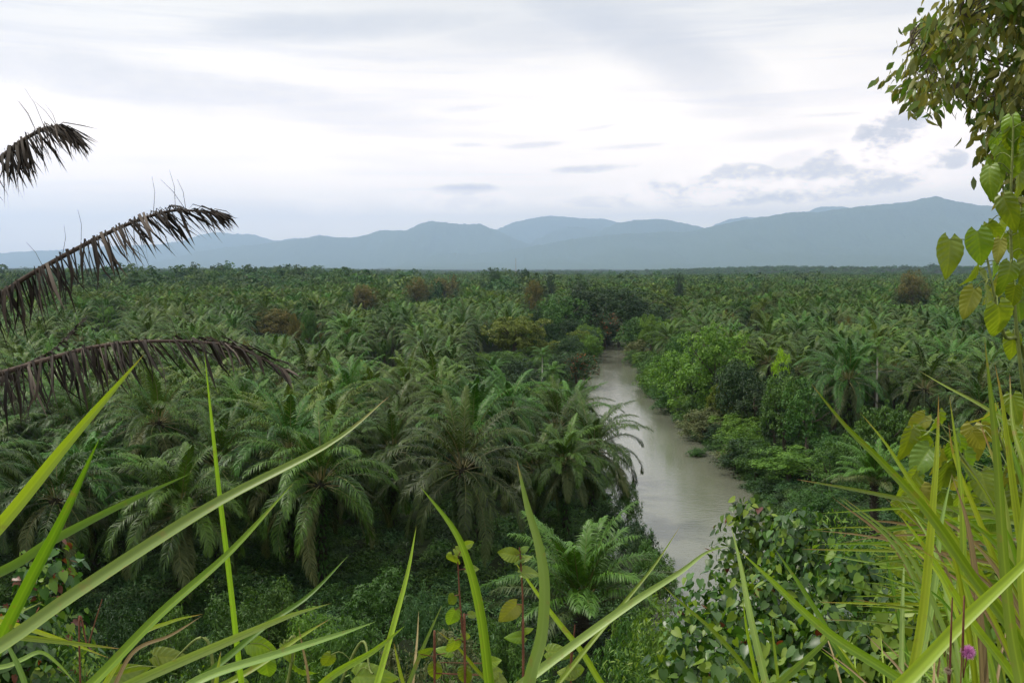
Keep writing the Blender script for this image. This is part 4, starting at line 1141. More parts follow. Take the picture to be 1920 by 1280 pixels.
leafy_bush(1415, 925, 12.5, 190, 'tall leafy bush with dark heart shaped leaves and yellow shoots in front of the river', seed=1, nleaf=1900, redtip=.01)
leafy_bush(1490, 940, 11.5, 190, 'leafy bush with dark green leaves right of the tall bush before the river', seed=2, nleaf=1700)
leafy_bush(1330, 1065, 11.0, 200, 'drooping bush of green leaves at the left end of the leafy slope', seed=3, nleaf=1500, redtip=.02)
leafy_bush(1445, 1060, 9.5, 240, 'dense dark leafed bush in the middle of the leafy slope', seed=4, nleaf=2000)
leafy_bush(1590, 1010, 9.5, 230, 'leafy bush mixed with red blossoms behind the sideways grass blades', seed=5, nleaf=1700, mat3='redleaf', redtip=.015, f2=.4)
leafy_bush(1310, 1150, 8.5, 220, 'green bush above the bottom edge with round leaves beside the pale stem', seed=6, nleaf=1700, redtip=.01)
leafy_bush(1440, 1150, 7.2, 260, 'bush of large bluish green leaves at the bottom right of the slope', seed=7, nleaf=1500, leaf=.10)
leafy_bush(1580, 1120, 6.8, 260, 'bush of wide green leaves under the sideways grass blades', seed=8, nleaf=1500, leaf=.095, f2=.35)
leafy_bush(1700, 1080, 6.2, 260, 'yellowish green bush behind the upright grass blades', seed=9, nleaf=1300, leaf=.09, f2=.6)
leafy_bush(1840, 1030, 5.6, 300, 'bright yellow green bush at the right edge behind the thick grass', seed=10, nleaf=1500, leaf=.09, mat='vine_l', mat2='climber', f2=.5)
leafy_bush(1560, 950, 16, 190, 'light green bush behind the tips of the sideways grass blades', mat='g_light', seed=11, nleaf=1700, leaf=.11, kind='lance')
leafy_bush(1650, 980, 14, 200, 'small leaved green bush at the top of the slope on the right', mat='g_mid', seed=12, nleaf=1500, leaf=.11, kind='lance')
leafy_bush(1230, 1130, 17, 180, 'light green bush between the river and the bottom edge', mat='g_light', seed=13, nleaf=1900, leaf=.12, kind='lance', redtip=0)
leafy_bush(1180, 1195, 13, 210, 'small leaved green bush at the bottom edge under the thick pale stem', mat='g_mid', seed=14, nleaf=1900, leaf=.09, kind='lance', redtip=0)
leafy_bush(1350, 1225, 6.2, 260, 'round leaved bush cut by the bottom edge, right of the pale stem', seed=15, nleaf=1300, leaf=.085)
leafy_bush(1520, 1225, 5.4, 260, 'round leaved bush cut by the bottom edge under the bent grass blade', seed=16, nleaf=1200, leaf=.085, f2=.4)
leafy_bush(85, 1010, 11, 190, 'bush with coppery red young leaves at the left edge under the front palms', seed=17, nleaf=1100, redtip=.16, leaf=.12)
leafy_bush(20, 1130, 8, 230, 'dark green bush at the left edge below the coppery bush', seed=18, nleaf=1400, redtip=.02, f2=.1)
leafy_bush(150, 1180, 8, 240, 'ferny green bush at the bottom left behind the dry red stem', mat='g_mid', seed=19, nleaf=1900, leaf=.08, kind='lance', redtip=0)
leafy_bush(360, 1235, 9, 240, 'small leaved bush at the bottom edge left of the upright thin blade', mat='g_mid', seed=20, nleaf=1900, leaf=.075, kind='lance', redtip=0)
leafy_bush(640, 1240, 9, 260, 'bright small leaved bush at the bottom edge left of centre', mat='g_mid', mat2='g_light', seed=21, nleaf=1900, leaf=.075, kind='lance', redtip=0)
leafy_bush(850, 1232, 10, 240, 'pale tipped bush at the bottom edge behind the leafy weeds', mat='g_mid', mat2='g_grey', seed=22, nleaf=1900, leaf=.07, kind='lance', redtip=0)
leafy_bush(1020, 1245, 10, 230, 'small leaved bush at the bottom edge below the thick curved blade', mat='g_mid', mat2='g_light', seed=23, nleaf=1900, leaf=.075, kind='lance', redtip=0)

# ------------------------------------------------------------------ foreground grass
def blade(path, wpx, seed, d=None, mat='grass', rootdx=0.0):
    """path of photo pixels from root side to tip; returns world points and width"""
    if d is None: d = min(max(33.0 / wpx, 1.0), 2.7)
    rng = np.random.default_rng(seed)
    dt = d * (1 + rng.uniform(-.05, .12))
    n = len(path)
    P = [at(q[0], q[1], d + (dt - d) * i / (n - 1)) for i, q in enumerate(path)]
    P0 = P[0]; out = unit(P[0] - P[1])
    k = .25
    e1 = P0 + out * k; 
    # run down to the ground
    gx_, gy_ = e1[0] + out[0] * .12 + rootdx, max(e1[1] + out[1] * .1, .75)
    g = np.array([gx_, gy_, gz(gx_, gy_)])
    h = max(e1[2] - g[2], .1)
    e2 = e1 * .5 + g * .5 + out * .08
    return [g, e2, e1] + P, wpx / F * d

TUFTS = {}
def add_blade(t, path, wpx, mat='grass', d=None, bend=None):
    TUFTS.setdefault(t, []).append((path, wpx, mat, d))

A = add_blade
A('a', [(-170, 1170), (0, 985), (120, 838), (200, 745), (272, 662)], 33, 'grass')
A('a', [(-40, 1290), (10, 1180), (60, 1080), (120, 965), (188, 818)], 30, 'grass')
A('a', [(-200, 1150), (0, 1072), (100, 1012), (230, 945), (365, 884)], 24, 'grass_p')
A('a', [(-200, 1330), (0, 1210), (150, 1105), (400, 945), (620, 830), (733, 740)], 33, 'grass_p')
A('b', [(100, 1340), (175, 1278), (300, 1150), (430, 1035), (550, 905)], 24, 'grass')
A('b', [(455, 1300), (445, 1215), (430, 1080), (412, 930), (398, 800), (383, 658)], 13, 'grass', 2.1)
A('b', [(150, 1330), (260, 1275), (420, 1205), (540, 1155), (622, 1130)], 24, 'grass_p')
A('b', [(280, 1330), (390, 1260), (500, 1170), (580, 1115), (656, 1038)], 17, 'grass')
A('a', [(-150, 1175), (0, 1190), (110, 1202), (230, 1216)], 17, 'grass')
A('a', [(-150, 1140), (0, 1165), (90, 1190), (208, 1234)], 14, 'grass')
A('b', [(300, 1320), (390, 1266), (520, 1225), (640, 1187), (706, 1164)], 22, 'grass_p')
A('c', [(560, 1330), (620, 1268), (700, 1220), (760, 1172)], 19, 'grass')
A('b', [(180, 1310), (250, 1200), (320, 1165), (382, 1150)], 13, 'grass')
A('b', [(200, 1315), (250, 1222), (320, 1190), (380, 1153)], 10, 'grass_b')
A('a', [(-120, 1200), (-20, 1165), (40, 1145), (82, 1126)], 10, 'grass_p')
A('c', [(582, 1310), (576, 1255), (568, 1215), (559, 1172)], 7, 'grass_b', 2.2)
A('a', [(60, 1330), (40, 1262), (15, 1210), (-5, 1175)], 14, 'grass_p')
A('a', [(-120, 1260), (0, 1250), (40, 1236), (76, 1222), (110, 1245), (150, 1290)], 12, 'grass_p')
A('b', [(330, 1330), (470, 1255), (560, 1195), (618, 1160)], 16, 'grass')
A('b', [(400, 1320), (408, 1260), (414, 1220)], 11, 'grass', 1.9)
A('c', [(690, 1330), (707, 1280), (741, 1160), (765, 1070), (781, 984)], 15, 'grass')
A('d', [(922, 1330), (917, 1278), (902, 1156), (880, 1062), (850, 991), (786, 909)], 24, 'grass')
A('d', [(985, 1330), (996, 1261), (1015, 1194), (1021, 1100), (1011, 1025), (989, 950), (969, 862)], 29, 'grass_p')
A('d', [(900, 1340), (977, 1282), (1090, 1197), (1184, 1130), (1275, 1072), (1325, 1035), (1372, 1022)], 22, 'grass_p')
A('d', [(1000, 1340), (1047, 1280), (1120, 1190), (1157, 1145), (1225, 1062), (1276, 985)], 12, 'grass', 2.0)
A('e', [(1180, 1350), (1127, 1280), (1090, 1220), (1034, 1149), (960, 1045)], 15, 'grass')
A('c', [(750, 1330), (767, 1280), (797, 1205), (829, 1133)], 11, 'grass_p', 2.1)
A('c', [(770, 1330), (777, 1250), (782, 1200), (785, 1143)], 7, 'grass_b', 2.2)
A('c', [(775, 1330), (756, 1280), (745, 1235), (738, 1203)], 10, 'grass', 2.0)
A('d', [(960, 1320), (899, 1261), (860, 1215), (818, 1180)], 10, 'grass', 2.0)
A('e', [(1450, 1340), (1436, 1280), (1407, 1156), (1389, 1062), (1371, 985)], 18, 'grass_p')
A('e', [(1430, 1340), (1420, 1280), (1402, 1190), (1392, 1120)], 10, 'grass', 2.1)
A('f', [(1760, 1320), (1655, 1252), (1565, 1195), (1500, 1140), (1449, 1090), (1385, 1030)], 25, 'grass')
A('f', [(1620, 1290), (1570, 1215), (1542, 1164), (1497, 1092), (1448, 1022)], 14, 'grass')
A('e', [(1470, 1330), (1460, 1280), (1452, 1215), (1445, 1155)], 8, 'grass', 2.1)
A('e', [(1390, 1350), (1464, 1278), (1524, 1224), (1572, 1178)], 20, 'grass_p')
A('e', [(1440, 1330), (1400, 1255), (1340, 1185), (1278, 1130), (1240, 1095)], 12, 'grass', 2.0)
A('f', [(1600, 1350), (1692, 1282), (1805, 1165), (1925, 1052), (2010, 960)], 34, 'grass')
A('f', [(1695, 1340), (1707, 1280), (1732, 1137), (1752, 912), (1758, 820), (1760, 738)], 22, 'grass')
A('f', [(1705, 1340), (1722, 1261), (1752, 1100), (1764, 987), (1785, 888)], 18, 'grass_p')
A('f', [(1690, 1340), (1690, 1270), (1692, 1137), (1696, 1035)], 14, 'grass_p')
A('f', [(1725, 1340), (1707, 1261), (1677, 1118), (1651, 985)], 12, 'grass')
A('g', [(1940, 1340), (1899, 1265), (1816, 1156), (1749, 1047), (1680, 955)], 21, 'grass')
A('g', [(1960, 1290), (1890, 1170), (1820, 1075), (1741, 961), (1655, 867), (1587, 800), (1520, 718)], 25, 'grass')
A('g', [(1950, 1250), (1860, 1110), (1790, 1010), (1710, 905), (1660, 830), (1612, 772)], 17, 'grass')
A('g', [(1925, 1340), (1914, 1280), (1895, 1175), (1880, 1025), (1868, 840), (1846, 635)], 27, 'grass')
A('g', [(1960, 1300), (1935, 1150), (1905, 950), (1880, 760), (1865, 680)], 21, 'grass')
A('h', [(2020, 860), (1920, 808), (1832, 755), (1770, 722), (1722, 694)], 9, 'grass_p', 2.2)
A('f', [(1790, 1330), (1800, 1200), (1806, 1040), (1800, 900), (1780, 740)], 17, 'grass')
A('g', [(1950, 1230), (1890, 1110), (1830, 960), (1790, 860), (1778, 790)], 15, 'grass')
A('g', [(1990, 1150), (1940, 980), (1900, 850), (1880, 790), (1862, 740)], 14, 'grass')
A('g', [(1980, 1100), (1930, 900), (1900, 800), (1893, 700)], 16, 'grass')
A('g', [(1935, 1340), (1925, 1200), (1915, 1050), (1925, 900), (1918, 760)], 24, 'grass')
A('h', [(1930, 985), (1860, 968), (1715, 940), (1600, 917), (1492, 898)], 13, 'grass_p', 2.3)
rg = random.Random(99)
for k in range(30):       # sideways leaning layer
    y = 965 + 190 * (k / 30) + rg.uniform(-8, 8); tipx = rg.uniform(1500, 1680); rx = rg.uniform(1890, 1990)
    ry = y + rg.uniform(-50, 120); sag = rg.uniform(-12, 16)
    A('h', [(rx, ry), (rx * .6 + tipx * .4, ry * .6 + y * .4 - sag), (rx * .25 + tipx * .75, ry * .25 + y * .75 - sag * .6), (tipx, y + rg.uniform(-6, 14))],
      rg.uniform(5, 11), rg.choice(['grass', 'grass', 'grass_p', 'grass', 'grass', 'grass', 'grass_b']), rg.uniform(2.2, 3.0))
for k in range(46):       # arching fill at the right edge
    rx = rg.uniform(1780, 2040); tx = rx + rg.uniform(-330, 20); ty = rg.uniform(780, 1090)
    if tx < 1640: tx += 90
    if tx < 1760: ty = max(ty, 930)
    A('g' if k % 2 else 'i', [(rx, 1340), (rx * .82 + tx * .18, 1340 - (1340 - ty) * .38), (rx * .5 + tx * .5, 1340 - (1340 - ty) * .76), (tx, ty)],
      rg.uniform(7, 19), rg.choice(['grass', 'grass', 'grass_p', 'grass', 'grass', 'grass_b']), rg.uniform(1.5, 2.6))
for k in range(16):       # short dry blades low on the right
    rx = rg.uniform(1560, 1900); tx = rx + rg.uniform(-150, 60); ty = rg.uniform(1150, 1240)
    A('i', [(rx, 1330), (rx * .5 + tx * .5, 1340 - (1340 - ty) * .6), (tx, ty)], rg.uniform(4, 9), rg.choice(['grass_b', 'grass', 'grass_b', 'grass_p']), rg.uniform(2.0, 2.6))

LBL = {'a': 'tuft of long grass blades entering from the left edge, one reaching the middle',
       'b': 'grass tuft at the bottom left with one very thin upright blade',
       'c': 'small tuft of short narrow grass blades at the bottom, left of the weed stems',
       'd': 'grass tuft with a thick curved pink tipped blade and a long pale slanting stem',
       'e': 'sparse tuft of straight pale blades at the bottom, in front of the leafy slope',
       'f': 'tuft of upright grass blades right of the leafy slope, crossed by one thick stem',
       'g': 'tallest dense grass tuft at the right edge with blades rising over the palms',
       'h': 'grass tuft whose thin blades all lean sideways towards the river',
       'i': 'mixed green and dry brown grass tuft low in the bottom right corner'}
bi = 0
for t, bl in TUFTS.items():
    data = []
    for (path, w_, mat, d_) in bl:
        bi += 1; data.append((blade(path, w_, bi, d_), mat, bi))
    roots = np.array([dd[0][0][0] for dd in data]); b0 = roots.mean(0); b0[2] = gz(b0[0], b0[1])
    r = empty('grass_tuft', tuple(b0), LBL[t], 'grass tuft', 'tufts of tall grass')
    for ((pts, w), mat, sd_) in data:
        rng = np.random.default_rng(sd_)
        pts[0] = np.array([pts[0][0] * .65 + b0[0] * .35, pts[0][1] * .65 + b0[1] * .35, 0]); pts[0][2] = gz(pts[0][0], pts[0][1]) - .03
        n = 46; P = spline(pts, n) - b0
        # arclength parameter
        sl = np.concatenate([[0], np.cumsum(np.linalg.norm(np.diff(P, axis=0), axis=1))]); s = sl / sl[-1]
        T = unit(np.gradient(P, axis=0)); view = unit(P + b0 - np.array([0, 0, CAMZ]))
        side = unit(np.cross(T, view)); 
        tilt = rng.uniform(-.55, .55)
        nrm = unit(np.cross(side, T)); sd1 = side * math.cos(tilt) + nrm * math.sin(tilt); nr1 = np.cross(sd1, T)
        ww_ = w / math.cos(tilt) * np.where(s > .55, np.clip((1 - s) / .45, 0, 1) ** .8, 1) * np.interp(s, [0, .25, .5], [.55, .85, 1]) * .5
        i3 = int(3 / (len(pts) - 1) * (n - 1)); sv = np.clip((sl - sl[i3]) / (sl[-1] - sl[i3]), 0, 1)
        ww_ = w / math.cos(tilt) * np.interp(sv, [0, .55, .8, .93, 1], [1, .82, .5, .2, .0]) * np.interp(s, [0, .12], [.6, 1]) * .43
        cols = []
        for u, dz in ((-1, .0), (-.75, -.2), (-.5, -.32), (-.25, -.39), (0, -.46), (.25, -.39), (.5, -.32), (.75, -.2), (1, 0)):
            cols.append(P + sd1 * (ww_ * u)[:, None] + nr1 * (ww_ * -dz * .9)[:, None])
        V = np.stack(cols, 1)
        i = np.arange(n - 1)[:, None]; j = np.arange(8)[None, :]
        f = np.stack([i * 9 + j, i * 9 + j + 1, (i + 1) * 9 + j + 1, (i + 1) * 9 + j], -1).reshape(-1, 4)
        mb = MB()
        tone = np.clip(.4 + .25 * rng.normal() + .25 * (np.array([.2, 0, 0, -.2, 1.6, -.2, 0, 0, .2]) + rng.normal(0, .45, 9))[None, :] + .12 * np.sin(s * 22 + sd_)[:, None], 0, 1)
        mb.add(V.reshape(-1, 3), None, f, np.broadcast_to(tone, (n, 9)).ravel(), 0, np.repeat(sv, 9))
        ob('blade', mb.mesh('grass_blade', [M[mat]], True), r)

# ------------------------------------------------------------------ weed stems with leaves
def weed(path, d, leaves, label, buds=(), mat='climber', stemr=.0022):
    pts = [at(q[0], q[1], d) for q in path]
    g = np.array([pts[0][0], pts[0][1] + .05, 0]); g[2] = gz(g[0], g[1])
    r = empty('weed_stem', tuple(g), label, 'weed', 'weeds between the grass')
    P = spline([g] + pts, 40) - g
    mb = MB(); mb.tube(P, np.linspace(stemr * 1.5, stemr * .6, 40), 6)
    rng = np.random.default_rng(int(path[0][0]))
    for (px, py, L_, ang, m_) in leaves:
        pos = at(px, py, d) - g; Lw = L_ / F * d
        a = np.array([math.cos(rad(ang)), rng.normal(0, .3), math.sin(rad(ang))])
        bp_ = pos - unit(a) * Lw * .5
        k = np.argmin(((P - bp_) ** 2).sum(1))
        mb.tube([P[k], bp_], .0009, 4)
        o = ob('leaf', BL[m_][rng.integers(0, 5)], r)
        orient(o, bp_, a, (rng.normal(0, .4), -.9, .5 + rng.normal(0, .3)), Lw); o.scale.x *= .8
    ob('stem', mb.mesh('weed_stem', [M['redstem']], True), r)
    for (px, py, rp) in buds:
        bb = MB(); pos = at(px, py, d) - g; R0 = rp / F * d
        dirs = unit(rng.normal(0, 1, (60, 3)))
        bb.leaves('quad', np.repeat(pos[None], 60, 0), dirs, unit(rng.normal(0, 1, (60, 3))), R0, rng.random(60))
        ob('bud', bb.mesh('bud', [M['pink']]), r)
weed([(872, 1290), (868, 1200), (862, 1120), (858, 1045)], 1.9,
     [(848, 1056, 40, -95, c), (846, 1125, 30, -120, c), (847, 1160, 40, -110, c), (850, 1218, 40, -100, c), (886, 1066, 26, 0, c), (880, 1020, 24, 10, c), (876, 1192, 22, -5, c), (862, 1035, 22, -40, c), (872, 1270, 40, -90, c), (888, 1152, 20, -10, c)],
     'reddish weed stem with oval bright leaves behind the narrow curved blade')
weed([(981, 1300), (980, 1200), (980, 1120), (976, 1050), (974, 1025)], 1.95,
     [(950, 1038, 40, 175, c), (996, 1072, 40, 5, c), (988, 1045, 24, 30, c), (985, 1028, 18, 30, c), (952, 1150, 50, -135, cy), (968, 1195, 34, 180, c), (970, 1050, 22, -150, c), (990, 1182, 18, 15, c)],
     'reddish weed stem with a small pink bud beside the thick curved blade', buds=[(968, 1034, 5)])
weed([(1070, 1320), (1072, 1240), (1078, 1170)], 2.2, [(1045, 1222, 46, 10, c), (1085, 1254, 40, 5, c), (1060, 1260, 36, 170, c)], 'low weed stem with bright oval leaves right of the thick curved blade')
weed([(815, 1300), (816, 1262), (812, 1230)], 2.0, [(816, 1262, 40, -90, c), (835, 1220, 30, 160, c), (800, 1222, 28, 20, c), (930, 1258, 40, 10, c), (925, 1240, 34, 20, c), (940, 1276, 40, -20, c)], 'short weed with round leaves at the bottom edge left of the reddish stems')
weed([(150, 1260), (165, 1210), (180, 1160), (192, 1122)], 2.4, [], 'dry knobbly red stem without leaves at the bottom left', buds=[], stemr=.0018)

def puff(px, py, d, R_px, path, label, mat='pink', hair=420):
    pts = [at(q[0], q[1], d) for q in path] + [at(px, py, d)]
    g = np.array([pts[0][0], pts[0][1], 0]); g[2] = gz(g[0], g[1])
    r = empty('wild_flower', tuple(g), label, 'flower', 'small flowers in the grass')
    mb = MB(); mb.tube(spline([g] + pts, 24) - g, .0007, 5); ob('stem', mb.mesh('flower_stem', [M['redstem']], True), r)
    R0 = R_px / F * d; rng = np.random.default_rng(3); dirs = unit(rng.normal(0, 1, (hair, 3)))
    fb = MB(); p = pts[-1] - g
    fb.leaves('lance', np.repeat(p[None], hair, 0) + dirs * R0 * .1, dirs, unit(rng.normal(0, 1, (hair, 3))), R0 * rng.uniform(.8, 1.1, hair), rng.random(hair), wid=.28)
    ob('flower_head', fb.mesh('flower_head', [M[mat]]), r)
puff(1815, 1222, 1.0, 14, [(1800, 1320), (1806, 1270)], 'round pink fluffy flower in the bottom right corner')
puff(1777, 1256, 1.0, 8, [(1780, 1320), (1778, 1285)], 'small faded whitish flower head left of the pink flower', 'seed', 260)
puff(1765, 1172, 1.9, 6, [(1775, 1320), (1770, 1230)], 'dark dried seed head above the faded flower', 'dead', 160)

# ferns bottom right
def fern(px, py, d, az_spread, label, seed):
    rng = np.random.default_rng(seed); p = at(px, py, d); z = gz(p[0], p[1])
    r = empty('fern', (p[0], p[1], z), label, 'fern', 'ferns at the bottom right')
    h = p[2] - z - .2
    for k in range(9):
        mb = MB()
        frond(mb, k * .7 + rng.random(), rad(rng.uniform(35, 80)), rad(95), rng.uniform(.25, .4), 26, base=(0, 0, max(h - .15, 0)), leaf=.07, w=.012, petiole=.12, ranks=5, droop=.15, tone0=.6, rng=rng, rr=.004)
        ob('frond', mb.mesh('fern_frond', [M['vine_l'], M['greenstem']]), r)
fern(1800, 1150, 3.3, 1, 'bright fern behind the crossing grass stems', 1)
fern(1880, 1200, 3.0, 1, 'bright fern at the right edge near the bottom', 2)
fern(1710, 1235, 3.4, 1, 'bright fern beside the pink flower, left of it', 3)

# ------------------------------------------------------------------ haze
bm_ = MB()
x0, x1, y0, y1, z0, z1 = -26500, 26500, -500, 34400, -7.5, 1850
v = [(x, y, z) for z in (z0, z1) for y in (y0, y1) for x in (x0, x1)]
bm_.add(v, None, [(0, 2, 3, 1), (4, 5, 7, 6), (0, 1, 5, 4), (1, 3, 7, 5), (3, 2, 6, 7), (2, 0, 4, 6)])
m, N, L = newmat('haze_air')
out = N.new('ShaderNodeOutputMaterial'); pv = N.new('ShaderNodeVolumePrincipled')
pv.inputs['Density'].default_value = 0.56e-4
pv.inputs['Color'].default_value = (.56, .745, 1.0, 1)
pv.inputs['Anisotropy'].default_value = .6
L.new(pv.outputs[0], out.inputs['Volume'])
hz = ob('haze', bm_.mesh('haze', [m])); hz['kind'] = 'stuff'; tag(hz, 'pale blue haze veiling the distant hills', 'haze')

# ------------------------------------------------------------------ world
SUN_EL, SUN_AZ = rad(56), rad(-75)     # azimuth measured from +Y towards +X
W = bpy.data.worlds.new('World'); S.world = W; W.use_nodes = True
N, L = W.node_tree.nodes, W.node_tree.links; N.clear()
out = N.new('ShaderNodeOutputWorld')
sky = N.new('ShaderNodeTexSky'); sky.sky_type = 'NISHITA'; sky.sun_disc = False
sky.sun_elevation = SUN_EL; sky.sun_rotation = SUN_AZ; sky.air_density = 1.2; sky.dust_density = 2
bgs = N.new('ShaderNodeBackground'); bgs.inputs[1].default_value = .10
L.new(sky.outputs[0], bgs.inputs[0])
tc = N.new('ShaderNodeTexCoord')
sep = N.new('ShaderNodeSeparateXYZ'); L.new(tc.outputs['Generated'], sep.inputs[0])
def math_(op, a, b=None, c=None, clamp=False):
    n = N.new('ShaderNodeMath'); n.operation = op; n.use_clamp = clamp
    for i, q in enumerate((a, b, c)):
        if q is None: continue
        if isinstance(q, (int, float)): n.inputs[i].default_value = q
        else: L.new(q, n.inputs[i])
    return n.outputs[0]
azn = math_('ARCTAN2', sep.outputs[0], sep.outputs[1]); eln = math_('ARCSINE', sep.outputs[2])
cmb = N.new('ShaderNodeCombineXYZ'); L.new(azn, cmb.inputs[0]); L.new(eln, cmb.inputs[1])
AE = cmb.outputs[0]
def noise(scale, stretch, detail=6, rough=.55, dist=0, off=(0, 0, 0)):
    mp = N.new('ShaderNodeMapping'); mp.inputs['Scale'].default_value = stretch; mp.inputs['Location'].default_value = off
    L.new(AE, mp.inputs[0]); nz = N.new('ShaderNodeTexNoise'); nz.inputs['Scale'].default_value = scale
    nz.inputs['Detail'].default_value = detail; nz.inputs['Roughness'].default_value = rough; nz.inputs['Distortion'].default_value = dist
    L.new(mp.outputs[0], nz.inputs['Vector']); return nz.outputs[0]
def mrange(v, a, b, c=0.0, d=1.0):
    n = N.new('ShaderNodeMapRange'); n.interpolation_type = 'SMOOTHSTEP'
    for i, q in enumerate((a, b, c, d)): n.inputs[i + 1].default_value = q
    L.new(v, n.inputs[0]); return n.outputs[0]
def ae(px, py):
    r = ray(px, py); return math.atan2(r[0], r[1]), math.asin(r[2] / np.linalg.norm(r))
wob = noise(7, (1, 2.2, 1), 5, .6)
wob2 = noise(26, (1, 1.6, 1), 5, .65, 0, (3, 1, 0))
wf = math_('MULTIPLY_ADD', wob, 2.4, -1.2)
wf2 = math_('MULTIPLY_ADD', wob2, 1.9, -.95)
def blob(px, py, rx, ry, ang=0, amt=1.0, ragged=wf, k=1.0):
    a, e = ae(px, py); a_ = rx / F; b_ = ry / F
    dx = math_('SUBTRACT', azn, a); dy = math_('SUBTRACT', eln, e)
    c_, s_ = math.cos(rad(ang)), math.sin(rad(ang))
    u = math_('MULTIPLY_ADD', dy, s_ / a_, math_('MULTIPLY', dx, c_ / a_))
    v = math_('MULTIPLY_ADD', dx, -s_ / b_, math_('MULTIPLY', dy, c_ / b_))
    r2 = math_('ADD', math_('MULTIPLY', u, u), math_('MULTIPLY', v, v))
    f = math_('MULTIPLY_ADD', ragged, k, math_('SUBTRACT', 1.0, r2))
    return f
def soft(blobs, lo, hi, amts=None):
    acc = None
    for f, am in blobs:
        m_ = math_('MULTIPLY', mrange(f, lo, hi), am)
        acc = m_ if acc is None else math_('MAXIMUM', acc, m_)
    return acc
# thin bluish veils high up
veil = soft([(blob(220, 150, 420, 46, -5), .8), (blob(560, 205, 360, 30, -6), .5), (blob(640, 52, 260, 26, 4), .75), (blob(1230, 90, 330, 60, -28), .7),
             (blob(1390, 210, 110, 16, 0), .55), (blob(1480, 250, 130, 14, 3), .6), (blob(980, 70, 160, 30, 0), .35), (blob(60, 60, 240, 40, 0), .25), (blob(1640, 150, 200, 60, 10), .2),
             (blob(870, 205, 60, 8, 6), .4)], -.6, 1.5)
# grey streak clouds low down
streak = soft([(blob(1110, 316, 90, 10, 3, ragged=wf2), .8), (blob(1000, 272, 75, 8, 4, ragged=wf2), .6), (blob(1180, 275, 80, 6, 3, ragged=wf2), .4), (blob(880, 272, 45, 6, 0, ragged=wf2), .4),
               (blob(870, 355, 70, 13, 2, ragged=wf2), .85), (blob(1225, 346, 16, 14, 30, ragged=wf2), .6), (blob(1297, 345, 22, 12, 10, ragged=wf2), .7), (blob(1120, 240, 60, 6, 8, ragged=wf2), .4), (blob(1560, 215, 70, 5, 0, ragged=wf2), .35)], -.1, 1.4)
cum = soft([(blob(1665, 265, 78, 55, 30, ragged=wf2, k=.9), 1.0), (blob(1600, 305, 120, 34, 10, ragged=wf2, k=.9), .85), (blob(1400, 325, 75, 26, -8, ragged=wf2, k=.9), .75), (blob(1770, 300, 46, 20, 0, ragged=wf2, k=.9), .8), (blob(1480, 300, 60, 24, 20, ragged=wf2, k=.9), .5),
            (blob(1450, 350, 330, 36, 3, ragged=wf2, k=.9), .8), (blob(620, 390, 60, 18, 0, ragged=wf2, k=.9), .35), (blob(860, 378, 130, 22, 0, ragged=wf2, k=.9), .45), (blob(1150, 378, 160, 14, 0, ragged=wf2, k=.9), .5)], -.45, .7)
big = noise(2.3, (1, 2.4, 1), 6, .55, .3, (.7, 2.0, 0))
fine = noise(19, (1, 1.8, 1), 7, .62, 0, (0, 5, 0))
fine2 = noise(9, (.35, 4.5, 1), 6, .6, .2, (1, 3, 0))
def mixc(fac, c1, c2):
    n = N.new('ShaderNodeMix'); n.data_type = 'RGBA'
    if isinstance(fac, (int, float)): n.inputs[0].default_value = fac
    else: L.new(fac, n.inputs[0])
    for i, q in ((6, c1), (7, c2)):
        if isinstance(q, tuple): n.inputs[i].default_value = (*q, 1)
        else: L.new(q, n.inputs[i])
    return n.outputs[2]
SKYL = dict(white=(.94, .93, .905), base=(.85, .845, .84), veil=(.60, .625, .69), grey=(.36, .39, .48))
col = mixc(mrange(big, .38, .60), SKYL['base'], SKYL['white'])
col = mixc(math_('MULTIPLY', mrange(fine2, .44, .66), .6), col, (.70, .72, .78))
col = mixc(veil, col, SKYL['veil'])
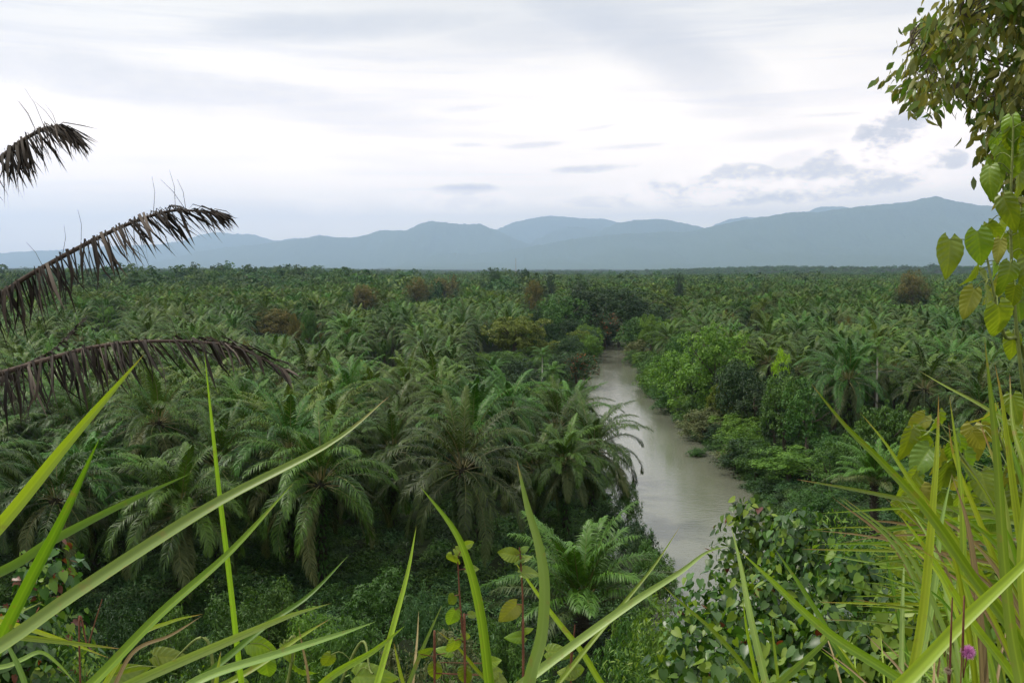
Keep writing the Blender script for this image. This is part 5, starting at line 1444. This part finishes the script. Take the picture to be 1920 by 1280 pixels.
# warm-white brightening towards the horizon
low = mrange(eln, .02, .22, 1.0, 0.0)
col = mixc(math_('MULTIPLY', low, .35), col, (.97, .955, .945))
col = mixc(streak, col, SKYL['grey'])
ctex = mixc(mrange(fine, .40, .62), (.40, .43, .51), (1.15, 1.11, 1.08))
ctex = mixc(mrange(cum, .25, .7, .85, 0.0), ctex, (1.15, 1.12, 1.12))
col = mixc(math_('MULTIPLY', cum, .9), col, ctex)
zen = mrange(eln, .32, 1.0)
glow = mixc(mrange(eln, .02, .30, 1.0, 0.0), (1.05, 1.04, 1.02), (2.45, 2.08, 1.80))
glow = mixc(zen, glow, (1.78, 1.70, 1.62))
gm = N.new('ShaderNodeMix'); gm.data_type = 'RGBA'; gm.blend_type = 'MULTIPLY'; gm.inputs[0].default_value = 1
L.new(col, gm.inputs[6]); L.new(glow, gm.inputs[7]); col = gm.outputs[2]
bgc = N.new('ShaderNodeBackground'); L.new(col, bgc.inputs[0]); bgc.inputs[1].default_value = 1.0
mx = N.new('ShaderNodeMixShader')
L.new(math_('MULTIPLY_ADD', veil, -.12, .97), mx.inputs[0])
L.new(bgs.outputs[0], mx.inputs[1]); L.new(bgc.outputs[0], mx.inputs[2]); L.new(mx.outputs[0], out.inputs[0])
W.cycles.sampling_method = 'MANUAL'; W.cycles.sample_map_resolution = 512

sun = bpy.data.lights.new('sun', 'SUN'); sun.energy = 3.4; sun.angle = rad(6); sun.color = (1, .93, .82)
so = bpy.data.objects.new('sun', sun); COL.objects.link(so)
dv = Vector((math.cos(SUN_EL) * math.sin(SUN_AZ), math.cos(SUN_EL) * math.cos(SUN_AZ), math.sin(SUN_EL)))
so.rotation_euler = dv.to_track_quat('Z', 'Y').to_euler(); so.location = (0, 0, 60)

cam = bpy.data.cameras.new('camera'); cam.lens = 36 * F / 1920; cam.sensor_width = 36; cam.clip_end = 60000; cam.clip_start = .05
co = bpy.data.objects.new('camera', cam); COL.objects.link(co); co.location = (0, 0, CAMZ); co.rotation_euler = (rad(90) - PITCH, 0, 0)
S.camera = co
S.view_settings.view_transform = 'Standard'; S.view_settings.look = 'None'; S.view_settings.exposure = 0; S.view_settings.gamma = 1
cy_ = S.cycles
cy_.max_bounces = 8; cy_.diffuse_bounces = 1; cy_.glossy_bounces = 2; cy_.transmission_bounces = 3; cy_.volume_bounces = 6; cy_.transparent_max_bounces = 4
cy_.use_denoising = True; cy_.sample_clamp_indirect = 4
